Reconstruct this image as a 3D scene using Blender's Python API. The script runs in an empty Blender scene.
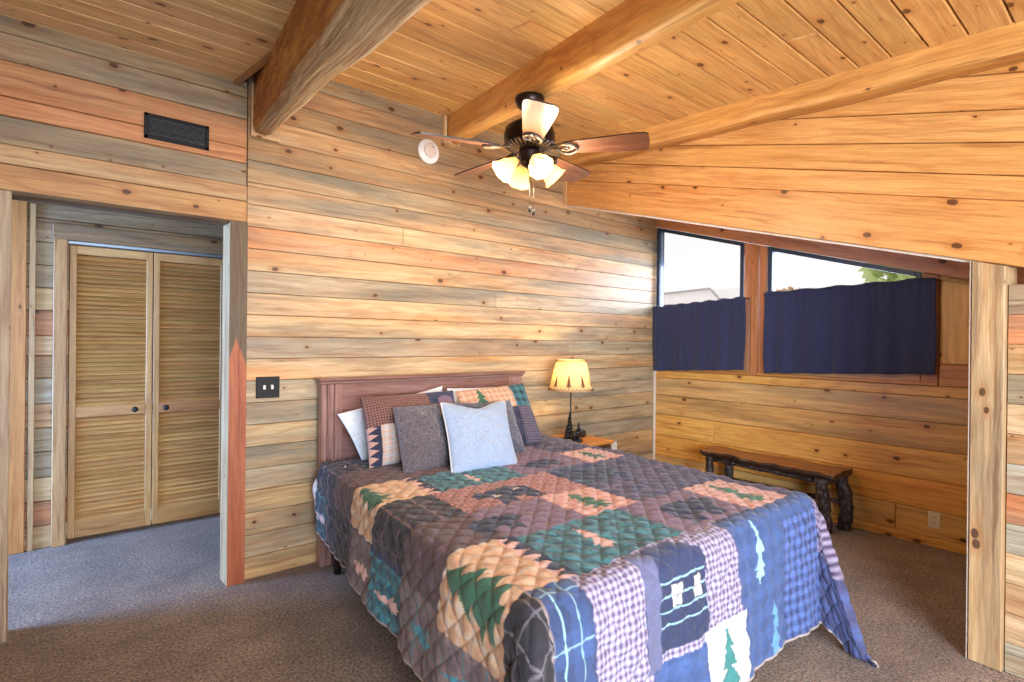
import bpy, bmesh, math, random
import numpy as np
from mathutils import Vector, Matrix
PI = math.pi
rnd = random.Random(7)
sc = bpy.context.scene
COL = sc.collection

def lin(c):
    return tuple((x/255/12.92 if x/255 <= .04045 else ((x/255+.055)/1.055)**2.4) for x in c)
V = Vector

# ------------------------------------------------------------------ mesh builder
class MB:
    def __init__(s):
        s.v = []; s.f = []; s.uv = []; s.t = []; s.p = []; s.sm = []
    def face(s, idx, uvs, tint=(1, 1, 1), par=(0, 0, 0, 0), smooth=False):
        s.f.append(tuple(idx)); s.uv.append(list(uvs)); s.t.append(tint); s.p.append(par); s.sm.append(smooth)
    def add(s, pts):
        n = len(s.v); s.v.extend([tuple(p) for p in pts]); return list(range(n, n+len(pts)))
    def board(s, P, n, t, tint, par=(0, 0, 0, 0), g=.005, off=None):
        """P: four front corners, P0->P1 along the grain; n: unit front normal; t: thickness."""
        P = [V(p) for p in P]; n = V(n).normalized()
        L = (P[1]-P[0]).normalized(); W = n.cross(L).normalized()
        if off is None: off = (rnd.uniform(0, 40), rnd.uniform(0, 40))
        c = sum(P, V((0, 0, 0)))/4
        def ins(p, k):
            a = (c-p); return p + L*math.copysign(k, a.dot(L)) + W*math.copysign(k, a.dot(W))
        F = [ins(p, g) for p in P]; M_ = [ins(p, g*.35) - n*g for p in P]; B = [ins(p, g*.35) - n*t for p in P]
        i = s.add(F+M_+B)
        def uv(p):
            d = p-P[0]; return (d.dot(L)+off[0], d.dot(W)+d.dot(n)+off[1])
        A = F+M_+B
        def q(ix): s.face([i[k] for k in ix], [uv(A[k]) for k in ix], tint, par)
        q((0, 1, 2, 3))
        for k in range(4):
            k2 = (k+1) % 4
            q((k, 4+k, 4+k2, k2)); q((4+k, 8+k, 8+k2, 4+k2))
        q((11, 10, 9, 8))
    def box(s, lo, hi, tint=(1, 1, 1), par=(0, 0, 0, 0), g=.003, axis=0, M=None, off=None):
        lo = V(lo); hi = V(hi); c = (lo+hi)/2; h = (hi-lo)/2
        if off is None: off = (rnd.uniform(0, 40), rnd.uniform(0, 40))
        g = min(g, h.x*.45, h.y*.45, h.z*.45)
        pts = []; ids = {}
        for sx in (-1, 1):
            for sy in (-1, 1):
                for sz in (-1, 1):
                    for a in range(3):
                        q = [h.x, h.y, h.z]
                        for b in range(3):
                            if b != a: q[b] -= g
                        p = V((c.x+sx*q[0], c.y+sy*q[1], c.z+sz*q[2]))
                        ids[(sx, sy, sz, a)] = len(pts); pts.append(p)
        base = len(s.v)
        s.add([(M @ p) if M else p for p in pts])
        def uv(p, a):
            o = [b for b in range(3) if b != axis]
            return (p[axis]+off[0], (p[o[0]]+p[o[1]])+off[1]) if a != axis else (p[o[0]]+off[0], p[o[1]]+off[1])
        def F(keys, a):
            ii = [ids[k] for k in keys]; s.face([base+k for k in ii], [uv(pts[k], a) for k in ii], tint, par)
        S = (-1, 1)
        for a in range(3):
            o = [b for b in range(3) if b != a]
            for sg in S:
                ks = []
                for u, v in ((-1, -1), (1, -1), (1, 1), (-1, 1)):
                    k = [0, 0, 0]; k[a] = sg; k[o[0]] = u; k[o[1]] = v; ks.append((*k, a))
                F(ks, a)
            b0, b1 = o
            for u in S:
                for v in S:
                    k1 = [0, 0, 0]; k1[a] = -1; k1[b0] = u; k1[b1] = v
                    k2 = list(k1); k2[a] = 1
                    F([(*k1, b0), (*k2, b0), (*k2, b1), (*k1, b1)], b0)
        for u in S:
            for v in S:
                for w in S: F([(u, v, w, 0), (u, v, w, 1), (u, v, w, 2)], 0)
    def grid(s, P, UVf=None, tint=(1, 1, 1), par=(0, 0, 0, 0), closed_u=False, smooth=True, tf=None):
        """P[i][j] points"""
        R = len(P); Cn = len(P[0]); base = len(s.v)
        for r in P: s.add(r)
        for i in range(R-1):
            for j in range(Cn if closed_u else Cn-1):
                j2 = (j+1) % Cn
                ix = [base+i*Cn+j, base+i*Cn+j2, base+(i+1)*Cn+j2, base+(i+1)*Cn+j]
                u = UVf or (lambda i, j: (i*.02, j*.02))
                jj = j+1
                s.face(ix, [u(i, j), u(i, jj), u(i+1, jj), u(i+1, j)], tf(i, j) if tf else tint, par, smooth)
    def tube(s, pts, rad, n=10, tint=(1, 1, 1), par=(0, 0, 0, 0), caps=True, jit=0.0, off=None):
        pts = [V(p) for p in pts]; m = len(pts)
        if not hasattr(rad, '__len__'): rad = [rad]*m
        if off is None: off = (rnd.uniform(0, 40), rnd.uniform(0, 40))
        ref = V((0, 0, 1)); d0 = (pts[-1]-pts[0])
        if d0.length < 1e-6: d0 = pts[1]-pts[0]
        if abs(d0.normalized().dot(ref)) > .8: ref = V((0, 1, 0))
        rows = []; acc = 0; lens = []
        for k, p in enumerate(pts):
            t = (pts[min(k+1, m-1)]-pts[max(k-1, 0)]).normalized()
            a = t.cross(ref).normalized(); b = t.cross(a).normalized()
            if k: acc += (p-pts[k-1]).length
            lens.append(acc)
            rows.append([p+(a*math.cos(2*PI*j/n)+b*math.sin(2*PI*j/n))*rad[k]*(1+rnd.uniform(-jit, jit)) for j in range(n)])
        r0 = max(rad)
        base = len(s.v)
        s.grid(rows, lambda i, j: (lens[i]+off[0], 2*PI*r0*j/n+off[1]), tint, par, True)
        if caps:
            s.face([base+j for j in range(n)], [(off[0]+.01*math.cos(2*PI*j/n), off[1]+.01*math.sin(2*PI*j/n)) for j in range(n)], tint, par)
            s.face([base+(m-1)*n+j for j in reversed(range(n))], [(off[0]+.01*math.cos(2*PI*j/n), off[1]+.01*math.sin(2*PI*j/n)) for j in range(n)], tint, par)
    def lathe(s, prof, n=24, M=None, tint=(1, 1, 1), par=(0, 0, 0, 0), smooth=True, wob=None):
        rows = []
        for (r, z) in prof:
            row = []
            for j in range(n):
                a = 2*PI*j/n; rr = max(r, 1e-5)*(1+(wob(a, z) if wob else 0))
                p = V((rr*math.cos(a), rr*math.sin(a), z)); row.append(M @ p if M else p)
            rows.append(row)
        s.grid(rows, lambda i, j: (prof[min(i, len(prof)-1)][1], j*.01), tint, par, True, smooth)
    def build(s, name, mat, parent=None, kind=None, weld=False, sharp=None):
        me = bpy.data.meshes.new(name); me.from_pydata(s.v, [], s.f); me.update()
        uvl = me.uv_layers.new(name='UVMap')
        uvl.data.foreach_set('uv', [c for f in s.uv for q in f for c in q])
        tl = me.color_attributes.new('tint', 'FLOAT_COLOR', 'CORNER'); pl = me.color_attributes.new('par', 'FLOAT_COLOR', 'CORNER')
        tl.data.foreach_set('color', [c for f, t in zip(s.f, s.t) for _ in f for c in (t[0], t[1], t[2], 1)])
        pl.data.foreach_set('color', [c for f, t in zip(s.f, s.p) for _ in f for c in t])
        me.polygons.foreach_set('use_smooth', s.sm)
        bm = bmesh.new(); bm.from_mesh(me)
        if weld: bmesh.ops.remove_doubles(bm, verts=bm.verts, dist=1e-4)
        bmesh.ops.recalc_face_normals(bm, faces=bm.faces); bm.to_mesh(me); bm.free()
        me.materials.append(mat)
        o = bpy.data.objects.new(name, me); COL.objects.link(o)
        if parent: o.parent = parent
        if kind: o['kind'] = kind
        return o

def tag(o, label, cat, group=None, kind=None):
    o['label'] = label; o['category'] = cat
    if group: o['group'] = group
    if kind: o['kind'] = kind
    return o
def empty(name, label=None, cat=None, group=None, loc=(0, 0, 0), kind=None):
    o = bpy.data.objects.new(name, None); COL.objects.link(o); o.location = loc; o.empty_display_size = .1
    if label: tag(o, label, cat, group)
    if kind: o['kind'] = kind
    return o
def reloc(root):
    """children were built in world space: keep them there under an empty that stands elsewhere"""
    for c in root.children:
        c.location = c.location - root.location

# ------------------------------------------------------------------ materials
def newmat(name):
    m = bpy.data.materials.new(name); m.use_nodes = True
    nt = m.node_tree; nt.nodes.clear()
    return m, nt
class N:
    def __init__(s, nt): s.nt = nt
    def __call__(s, typ, ins=None, **props):
        n = s.nt.nodes.new(typ)
        for k, v in props.items(): setattr(n, k, v)
        for k, v in (ins or {}).items():
            if isinstance(v, bpy.types.NodeSocket): s.nt.links.new(v, n.inputs[k])
            else: n.inputs[k].default_value = v
        return n
    def math(s, op, a, b=0, c=0, clamp=False):
        n = s('ShaderNodeMath', {0: a, 1: b, 2: c}, operation=op); n.use_clamp = clamp; return n.outputs[0]
    def mix(s, f, a, b, blend='MIX'):
        n = s('ShaderNodeMix', {0: f}, data_type='RGBA', blend_type=blend)
        for i, v in ((6, a), (7, b)):
            if isinstance(v, bpy.types.NodeSocket): s.nt.links.new(v, n.inputs[i])
            else: n.inputs[i].default_value = (*v, 1) if len(v) == 3 else v
        return n.outputs[2]
    def ramp(s, f, stops):
        n = s('ShaderNodeValToRGB', {0: f}); r = n.color_ramp
        r.elements[0].position = stops[0][0]; r.elements[0].color = (*([stops[0][1]]*3), 1)
        r.elements[1].position = stops[-1][0]; r.elements[1].color = (*([stops[-1][1]]*3), 1)
        for p, v in stops[1:-1]:
            e = r.elements.new(p); e.color = (v, v, v, 1)
        return n.outputs[0]

def wood(name, rough=.5, knots=1.0, grain=1.0, bump=.15, coat=0.0, fv=9.0, hwc=.75, stc=(122, 118, 102)):
    m, nt = newmat(name); n = N(nt)
    uv = n('ShaderNodeUVMap', uv_map='UVMap').outputs[0]
    tint = n('ShaderNodeAttribute', attribute_name='tint').outputs['Color']
    par = n('ShaderNodeSeparateColor', {0: n('ShaderNodeAttribute', attribute_name='par').outputs['Color']})
    stain, kn = par.outputs[0], par.outputs[1]
    # knots
    dist = n('ShaderNodeTexNoise', {'Vector': uv, 'Scale': 6.0, 'Detail': 2.0}, noise_dimensions='2D').outputs['Color']
    duv = n('ShaderNodeVectorMath', {0: uv, 1: n('ShaderNodeVectorMath', {0: dist, 'Scale': .014}, operation='SCALE').outputs[0]}, operation='ADD').outputs[0]
    kmap = n('ShaderNodeMapping', {'Vector': duv, 'Scale': (3.2, 5.2, 1)}).outputs[0]
    vor = n('ShaderNodeTexVoronoi', {'Vector': kmap, 'Scale': 1.0, 'Randomness': 1.0}, voronoi_dimensions='2D')
    vd = vor.outputs['Distance']; vc = n('ShaderNodeSeparateColor', {0: vor.outputs['Color']})
    present = n.math('LESS_THAN', vc.outputs[0], n.math('MULTIPLY', kn, knots*1.35))
    size = n.math('MULTIPLY_ADD', n.math('POWER', vc.outputs[1], 2.2), .085, .018)
    kd = n.math('DIVIDE', vd, size)
    core = n.math('MULTIPLY', n.ramp(kd, [(0, 1), (.4, .85), (.7, 1), (1.0, 0)]), present)
    halo = n.math('MULTIPLY', n.ramp(n.math('MULTIPLY', kd, .34), [(0, 1), (.3, .8), (1.0, 0)]), present)
    # grain
    sep = n('ShaderNodeSeparateXYZ', {0: duv}); u, v = sep.outputs[0], sep.outputs[1]
    v2 = n.math('MULTIPLY_ADD', halo, .012, v)
    cmb = n('ShaderNodeCombineXYZ', {0: n.math('MULTIPLY', u, 1.2), 1: n.math('MULTIPLY', v2, 34)}).outputs[0]
    g1 = n('ShaderNodeTexNoise', {'Vector': cmb, 'Scale': 1.0, 'Detail': 5.0, 'Roughness': .6}, noise_dimensions='2D').outputs[0]
    c2 = n('ShaderNodeCombineXYZ', {0: n.math('MULTIPLY', u, .7), 1: n.math('MULTIPLY', v2, 5)}).outputs[0]
    g2 = n('ShaderNodeTexNoise', {'Vector': c2, 'Scale': 1.0, 'Detail': 3.0}, noise_dimensions='2D').outputs[0]
    wv = n.math('SINE', n.math('MULTIPLY', n.math('ADD', n.math('MULTIPLY', g2, 14), n.math('MULTIPLY', v2, 22)), 3.0))
    lines = n.math('MULTIPLY_ADD', wv, .5, .5)
    lines = n.math('MULTIPLY', n.math('POWER', lines, 4), n.ramp(g2, [(.3, 0), (.55, 1)]))
    col = n.mix(n.math('MULTIPLY', n.ramp(g1, [(.3, 1), (.62, 0)]), .6*grain), tint, n.mix(1, tint, (.52, .36, .22), 'MULTIPLY'))
    col = n.mix(n.math('MULTIPLY', lines, .42*grain), col, n.mix(1, tint, (.60, .34, .20), 'MULTIPLY'))
    # blue-stain and heartwood patches, long along the board
    c3 = n('ShaderNodeCombineXYZ', {0: n.math('MULTIPLY', u, .75), 1: n.math('MULTIPLY', v, fv)}).outputs[0]
    g3 = n('ShaderNodeTexNoise', {'Vector': c3, 'Scale': 1.0, 'Detail': 5.0, 'Roughness': .58}, noise_dimensions='2D')
    st = n.math('MULTIPLY', n.ramp(g3.outputs[0], [(.40, 0), (.50, .35), (.66, 1)]), stain)
    col = n.mix(st, col, n.mix(.55, lin(stc), n.mix(1, col, (.50, .54, .56), 'MULTIPLY')))
    c4 = n('ShaderNodeCombineXYZ', {0: n.math('MULTIPLY_ADD', u, .6, 31), 1: n.math('MULTIPLY', v, 7)}).outputs[0]
    g4 = n('ShaderNodeTexNoise', {'Vector': c4, 'Scale': 1.0, 'Detail': 4.0}, noise_dimensions='2D').outputs[0]
    hw = n.math('MULTIPLY', n.ramp(g4, [(.5, 0), (.66, 1)]), n.math('MULTIPLY', par.outputs[2], hwc))
    col = n.mix(hw, col, n.mix(1, col, (1, .74, .54), 'MULTIPLY'))
    col = n.mix(n.math('MULTIPLY', halo, .6), col, n.mix(1, tint, (.62, .38, .22), 'MULTIPLY'))
    col = n.mix(n.math('MULTIPLY', core, .9), col, lin((58, 24, 14)))
    cf = n('ShaderNodeCombineXYZ', {0: n.math('MULTIPLY', u, 5), 1: n.math('MULTIPLY', v2, 170)}).outputs[0]
    gf = n('ShaderNodeTexNoise', {'Vector': cf, 'Scale': 1.0, 'Detail': 3.0, 'Roughness': .7}, noise_dimensions='2D').outputs[0]
    col = n.mix(n.math('MULTIPLY', n.ramp(gf, [(.40, 1), (.62, 0)]), .45*grain), col, n.mix(1, col, (.55, .44, .36), 'MULTIPLY'))
    cs = n('ShaderNodeCombineXYZ', {0: n.math('MULTIPLY_ADD', u, 1.1, 7), 1: n.math('MULTIPLY', v, 24)}).outputs[0]
    gs = n('ShaderNodeTexNoise', {'Vector': cs, 'Scale': 1.0, 'Detail': 5.0, 'Roughness': .62}, noise_dimensions='2D').outputs[0]
    col = n.mix(n.math('MULTIPLY', n.ramp(gs, [(.60, 0), (.68, 1)]), .6*grain), col, n.mix(1, col, (.50, .34, .26), 'MULTIPLY'))
    hgt = n.math('ADD', n.math('MULTIPLY', g1, .6), n.math('MULTIPLY', core, -.5))
    bp = n('ShaderNodeBump', {'Strength': bump, 'Distance': .004, 'Height': hgt}).outputs[0]
    b = n('ShaderNodeBsdfPrincipled', {'Base Color': col, 'Roughness': n.math('MULTIPLY_ADD', g1, .2, rough-.1), 'Normal': bp, 'Coat Weight': coat, 'Coat Roughness': .25})
    n('ShaderNodeOutputMaterial', {0: b.outputs[0]})
    return m

def plain(name, col, rough=.5, metal=0, noise=0.0, nscale=40, bump=0, coat=0, sheen=0, emit=None, es=0, trans=0):
    m, nt = newmat(name); n = N(nt)
    tc = n('ShaderNodeTexCoord').outputs['Object']
    nz = n('ShaderNodeTexNoise', {'Vector': tc, 'Scale': nscale, 'Detail': 4.0}).outputs[0]
    c = n.mix(n.ramp(nz, [(.35, 0), (.65, 1)]), tuple(x*(1-noise) for x in col), tuple(min(1, x*(1+noise)) for x in col))
    b = n('ShaderNodeBsdfPrincipled', {'Base Color': c, 'Roughness': rough, 'Metallic': metal, 'Coat Weight': coat, 'Sheen Weight': sheen})
    if bump:
        nt.links.new(n('ShaderNodeBump', {'Strength': bump, 'Distance': .003, 'Height': nz}).outputs[0], b.inputs['Normal'])
    if emit: b.inputs['Emission Color'].default_value = (*emit, 1); b.inputs['Emission Strength'].default_value = es
    out = b.outputs[0]
    if trans:
        t = n('ShaderNodeBsdfTranslucent', {'Color': (*col, 1)})
        out = n('ShaderNodeMixShader', {0: trans, 1: out, 2: t.outputs[0]}).outputs[0]
    n('ShaderNodeOutputMaterial', {0: out})
    return m

def attr_fabric(name, rough=.85, weave=900, wb=.25, sheen=.15):
    m, nt = newmat(name); n = N(nt)
    tint = n('ShaderNodeAttribute', attribute_name='tint').outputs['Color']
    uv = n('ShaderNodeUVMap', uv_map='UVMap').outputs[0]
    nz = n('ShaderNodeTexNoise', {'Vector': uv, 'Scale': 60, 'Detail': 5.0, 'Roughness': .7}, noise_dimensions='2D').outputs[0]
    col = n.mix(n.ramp(nz, [(.3, 0), (.7, 1)]), n.mix(1, tint, (.78, .78, .78), 'MULTIPLY'), tint)
    b = n('ShaderNodeBsdfPrincipled', {'Base Color': col, 'Roughness': rough, 'Sheen Weight': sheen,
          'Normal': n('ShaderNodeBump', {'Strength': wb, 'Distance': .004, 'Height': nz}).outputs[0]})
    n('ShaderNodeOutputMaterial', {0: b.outputs[0]})
    return m

W_WALL = wood('pine_wall', .5, 1.0, 1.0, .15)
W_STAIN = wood('pine_blue_stained', .46, 1.5, .85, .12, 0, 6.5, 1.0, (120, 124, 118))
W_GOLD = wood('pine_varnished', .42, 1.0, .8, .1)
W_ROUGH = wood('weathered_log', .65, .5, 1.6, .5)
W_RED = wood('stained_headboard', .36, 0, 1.0, .08, .3)
W_BENCH = wood('bench_slab', .45, .6, 1.7, .3, .1)

def carpet_mat():
    m, nt = newmat('carpet'); n = N(nt)
    tc = n('ShaderNodeTexCoord').outputs['Object']
    a = n('ShaderNodeTexNoise', {'Vector': tc, 'Scale': 70, 'Detail': 5.0, 'Roughness': .85}).outputs[0]
    b_ = n('ShaderNodeTexNoise', {'Vector': tc, 'Scale': 3.2, 'Detail': 6.0, 'Roughness': .7}).outputs[0]
    c_ = n('ShaderNodeTexNoise', {'Vector': tc, 'Scale': 45, 'Detail': 3.0, 'Roughness': .7}).outputs[0]
    col = n.mix(n.ramp(a, [(.41, 0), (.60, 1)]), lin((58, 40, 31)), lin((204, 170, 140)))
    col = n.mix(n.math('MULTIPLY', n.ramp(b_, [(.38, 1), (.60, 0)]), .75), col, n.mix(1, col, (.5, .45, .42), 'MULTIPLY'))
    col = n.mix(n.math('MULTIPLY', n.ramp(c_, [(.35, 1), (.6, 0)]), .4), col, n.mix(1, col, (.55, .5, .48), 'MULTIPLY'))
    h = n.math('ADD', a, n.math('MULTIPLY', c_, 1.2))
    s = n('ShaderNodeBsdfPrincipled', {'Base Color': col, 'Roughness': .95, 'Sheen Weight': .25,
          'Normal': n('ShaderNodeBump', {'Strength': .9, 'Distance': .012, 'Height': h}).outputs[0]})
    n('ShaderNodeOutputMaterial', {0: s.outputs[0]})
    return m
CARPET = carpet_mat()
BLACK = plain('black_metal', lin((22, 23, 26)), .45, .3, .2, 30)
BRONZE = plain('dark_bronze', lin((44, 34, 30)), .3, .7, .2, 20)
PEWTER = plain('antique_pewter', lin((112, 100, 88)), .3, .7, .3, 60)
WHITE = plain('white_plastic', lin((232, 230, 228)), .4, 0, .03)
IVORY = plain('ivory_plastic', lin((226, 214, 190)), .4, 0, .03)
DRK = plain('dark_slot', lin((20, 18, 18)), .6)
LINEN = plain('white_linen', lin((228, 230, 236)), .85, 0, .04, 30, .1, sheen=.1)
NAVY = plain('navy_curtain', lin((46, 54, 94)), .75, 0, .18, 60, .2, sheen=.25, trans=.2)
VINYL = plain('window_frame_dark', lin((40, 58, 84)), .4, 0, .1)
TRIMW = plain('pale_edge_trim', lin((214, 200, 184)), .5, 0, .06)
RUST = plain('oiled_iron', lin((40, 36, 34)), .4, .5, .4, 40, .2)

# palette (linear)
GOLD = lin((216, 166, 102)); TAN = lin((202, 166, 120)); PALE = lin((218, 190, 146)); ORNG = lin((212, 148, 102))
GREY = lin((176, 160, 130)); BLUEG = lin((184, 178, 156)); BRN = lin((178, 140, 98)); HONEY = lin((244, 192, 104)); AMBER = lin((240, 180, 90))
REDW = lin((186, 112, 76)); OLIVE = lin((112, 94, 68))
def jit(c, a=.06):
    k = 1+rnd.uniform(-a, a); return tuple(x*k*(1+rnd.uniform(-a/3, a/3)) for x in c)
def st(stain=0., kn=.3, hw=0.): return (stain, kn, hw, 0)

D = 3.763
# ------------------------------------------------------------------ floor
mb = MB(); mb.box((-2.2, -2.4, -.08), (6.0, 5.5, 0), g=.001); mb.build('floor', CARPET, kind='structure')

# ------------------------------------------------------------------ back wall (bedhead wall)
mb = MB(); rowc = [
 (GOLD, .1, .35, .1), (PALE, .2, .4, .2), (TAN, .7, .45, .0), (TAN, .55, .3, .1), (BLUEG, .8, .1, .0), (GREY, .7, .2, .0), (PALE, .35, .35, .2), (BLUEG, .8, .1, .1),
 (BLUEG, .6, .2, .4), (PALE, .3, .25, .9), (BLUEG, .6, .2, .2), (PALE, .35, .35, .6), (PALE, .45, .3, .5), (BLUEG, .8, .25, .0), (PALE, .3, .3, .6),
 (lin((222, 172, 128)), .1, .4, 1.0), (PALE, .5, .4, .5), (TAN, .85, .2, .2), (GREY, .8, .2, .1), (BRN, .5, .35, .1), (TAN, .6, .35, .1), (BRN, .5, .3, .1), (BRN, .6, .3, .0), (GREY, .7, .3, .0)]
w = .137
for k in range(24):
    z0, z1 = k*w, (k+1)*w
    c, s_, kk, h_ = rowc[k]
    c = tuple(.62*a_+.38*b_ for a_, b_ in zip(c, lin((220, 192, 150)) if k < 18 else lin((190, 160, 118)))); s_ = .5+.5*s_; h_ = min(1, h_+.25)
    if z1 > 3.27: z1 = 3.27
    # boards end on butt joints that sit at different places in each row
    xs = [1.108, 5.42]
    j = 1.108 + .9 + (k*1.7) % 3.0
    if 1.9 < j < 5.0 and k % 3 == 1: xs = [1.108, j, 5.42]
    for a, b in zip(xs[:-1], xs[1:]):
        mb.board([(a, D, z0), (b, D, z0), (b, D, z1), (a, D, z1)], (0, -1, 0), .03, jit(c, .08), st(min(1, s_), kk, h_), .0036, off=(k*7.3+a, k*3.1))
lz = [(2.208, 2.339, GOLD, .1, .5, .2), (2.339, 2.436, PALE, .2, .5, .7), (2.436, 2.575, GREY, .8, .5, .1), (2.575, 2.67, ORNG, .1, .3, .9), (2.67, 2.846, ORNG, .3, .2, .6), (2.846, 2.98, GREY, .7, .4, .0), (2.98, 3.08, GREY, .9, .5, .2)]
for i, (z0, z1, c, s_, kk, h_) in enumerate(lz):
    pro = .012 if i in (0, 1) else 0.0
    mb.board([(-2.1, D-pro, z0), (1.106, D-pro, z0), (1.106, D-pro, z1), (-2.1, D-pro, z1)], (0, -1, 0), .03+pro, jit(tuple(.7*a_+.3*b_ for a_, b_ in zip(c, TAN))), st(s_, kk, h_*.8), off=(i*5.7, i*4.3+2))
mb.box((-2.1, D+.03, 2.21), (1.11, D+.12, 3.3), GREY, st(.5), .001)      # wall core over the opening
mb.box((1.03, D+.03, 0), (5.42, D+.12, 3.3), GREY, st(.5), .001)
mb.box((-2.2, D, 0), (-.12, D+.12, 2.21), BLUEG, st(.5), .001)
mb.build('wall_back', W_STAIN, kind='structure')

# posts of the opening
mb = MB()
x0, x1, yf, yb = 1.005, 1.106, 3.735, 3.885
zt = 2.208
def face3(P, uvs, t, p): i = mb.add(P); mb.face(i, uvs, t, p)
UV_ = lambda x, z: (z+3, x+9)
zp, zs = 1.50, 1.37; xm = 1.045
lowp = [(x0, yf, 0), (x1, yf, 0), (x1, yf, zs-.04), (xm, yf, zp), (x0, yf, zs)]
face3(lowp, [UV_(p[0], p[2]) for p in lowp], REDW, st(0, .1, .6))
for q_ in ([(x0, yf, zs), (xm, yf, zp), (x0, yf, zt)], [(xm, yf, zp), (x1, yf, zt), (x0, yf, zt)], [(x1, yf, zs-.04), (x1, yf, zt), (xm, yf, zp)]):
    face3(q_, [UV_(p[0], p[2]) for p in q_], OLIVE, st(.8, .3, .2))
for (xa, ya, xb, yb_, t) in ((x1, yf, x1, yb, OLIVE), (x1, yb, x0, yb, OLIVE), (x0, yb, x0, yf, PALE)):  # face towards the opening is paler: its lit look is put into the tint
    face3([(xa, ya, 0), (xb, yb_, 0), (xb, yb_, zt), (xa, ya, zt)], [(0, 0), (0, .15), (zt, .15), (zt, 0)], t, st(.2, .2))
face3([(x0, yf, zt), (x1, yf, zt), (x1, yb, zt), (x0, yb, zt)], [(0, 0), (.1, 0), (.1, .1), (0, .1)], OLIVE, st(.2))
mb.build('trim_1', W_WALL, kind='structure', weld=True)
mb = MB(); mb.box((-.14, 3.735, 0), (.012, 3.885, zt), lin((196, 178, 150)), st(.4, .3), .006, 2); mb.build('trim_2', W_WALL, kind='structure')
mb = MB(); mb.box((-.12, 3.75, 2.19), (1.0, 3.885, 2.215), OLIVE, st(.9, .2), .003, 0); mb.build('trim_3', W_ROUGH, kind='structure')

# ------------------------------------------------------------------ hall and closet wall
HY = 5.24
mb = MB(); cols = [TAN, PALE, GREY, BLUEG, ORNG, GREY, BRN, PALE]
zs_ = [0, .16, .33, .5, .68, .85, 1.02, 1.2, 1.36, 1.5, 1.68, 1.84, 2.0, 2.16, 2.33, 2.5, 2.72]
for i in range(len(zs_)-1):
    z0, z1 = zs_[i], zs_[i+1]
    c = cols[(i*3+1) % 8] if z0 < 2.1 else GREY
    for a, b in ((-2.1, .335), (1.86, 2.5)) if z1 < 2.2 else ((-2.1, 2.5),):
        mb.board([(a, HY, z0), (b, HY, z0), (b, HY, z1), (a, HY, z1)], (0, -1, 0), .03, jit(c), st(.6 if i % 2 else .3, .35, .4))
mb.box((-2.1, HY+.03, 0), (.335, HY+.05, 2.72), GREY, st(.3), .001); mb.box((.335, HY+.03, 2.16), (2.5, HY+.05, 2.72), GREY, st(.3), .001)
mb.box((-2.1, HY+.6, 0), (2.5, HY+.64, 2.72), GREY, st(.3), .001)
mb.build('wall_hall', W_WALL, kind='structure')
mb = MB(); mb.box((-2.2, D+.12, 2.70), (2.6, 5.95, 2.76), TAN, st(.3), .001); mb.build('ceiling_hall', W_WALL, kind='structure')
mb = MB(); mb.box((2.3, D+.12, 0), (2.36, 5.3, 2.72), TAN, st(.3), .001); mb.build('wall_hall_end', W_WALL, kind='structure')
# casings
mb = MB(); mb.box((-.02, HY-.03, 0), (.098, HY-.001, 2.44), lin((208, 146, 84)), st(0, .25, .3), .004, 2)
mb.box((.112, HY-.024, 0), (.146, HY-.001, 2.42), TAN, st(0, .2), .003, 2); mb.build('trim_4', W_GOLD, kind='structure')
mb = MB(); mb.box((.243, HY-.034, 0), (.322, HY-.001, 2.19), lin((200, 156, 104)), st(.2, .3), .004, 2)
mb.box((1.86, HY-.034, 0), (1.94, HY-.001, 2.19), TAN, st(.2, .3), .004, 2)
mb.box((.236, HY-.038, 2.19), (1.95, HY-.001, 2.30), lin((176, 142, 100)), st(.9, .4, .1), .004, 0); mb.build('trim_5', W_WALL, kind='structure')
mb = MB(); mb.box((.325, HY-.01, 2.165), (1.86, HY+.02, 2.188), g=.003); mb.build('trim_6', plain('door_track', lin((150, 165, 180)), .35, .7), kind='structure')

def louvre_door(name, xa, xb, knob_x, tones, kn):
    root = empty(name, kind='structure', loc=((xa+xb)/2, HY, 0))
    y0, y1 = HY-.012, HY+.018
    m = MB(); z0, z1 = .035, 2.155; sw = .042
    c = lin((206, 162, 104))
    m.box((xa, y0, z0), (xa+sw, y1, z1), jit(c), st(0, .05), .003, 2); m.box((xb-sw, y0, z0), (xb, y1, z1), jit(c), st(0, .05), .003, 2)
    m.box((xa+sw, y0, z0), (xb-sw, y1, z0+.12), jit(lin((190, 140, 82))), st(0, .1), .002, 0)
    m.box((xa+sw, y0, z1-.06), (xb-sw, y1, z1), jit(c), st(0, .1), .002, 0)
    m.box((xa+sw, y0, .905), (xb-sw, y1, .985), jit(tones), st(0, .1, .3), .002, 0)
    m.build('door_panel', W_GOLD, root)
    m = MB()
    for (za, zb) in ((z0+.12, .905), (.985, z1-.06)):
        cnt = int((zb-za)/.032); p = (zb-za)/cnt
        for k in range(cnt):
            zc = za+(k+.5)*p; cc = jit(lin((202, 156, 96)), .12)
            a = V((xa+sw, y0+.006, zc-p*.52)); b = V((xb-sw, y0+.006, zc-p*.52)); d = V((0, .018, p*.86))
            nn = V((0, -p*.86, .018)).normalized()
            m.board([a, b, b+d, a+d], nn, .006, cc, st(0, .03), .001)
    o = m.build('slat_panel', W_GOLD, root)
    m = MB(); M = Matrix.Translation((knob_x, y0-.03, .945)) @ Matrix.Rotation(PI/2, 4, 'X')
    m.lathe([(0, .012), (.012, .012), (.019, .006), (.021, -.004), (.014, -.012), (.008, -.018), (.008, -.029), (.0, -.029)], 20, M)
    m.build('handle', DRK, root)
    reloc(root)
louvre_door('door_1', .335, .852, .738, lin((196, 146, 88)), 1)
louvre_door('door_2', .858, 1.38, .945, lin((196, 138, 92)), 1)

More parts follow.
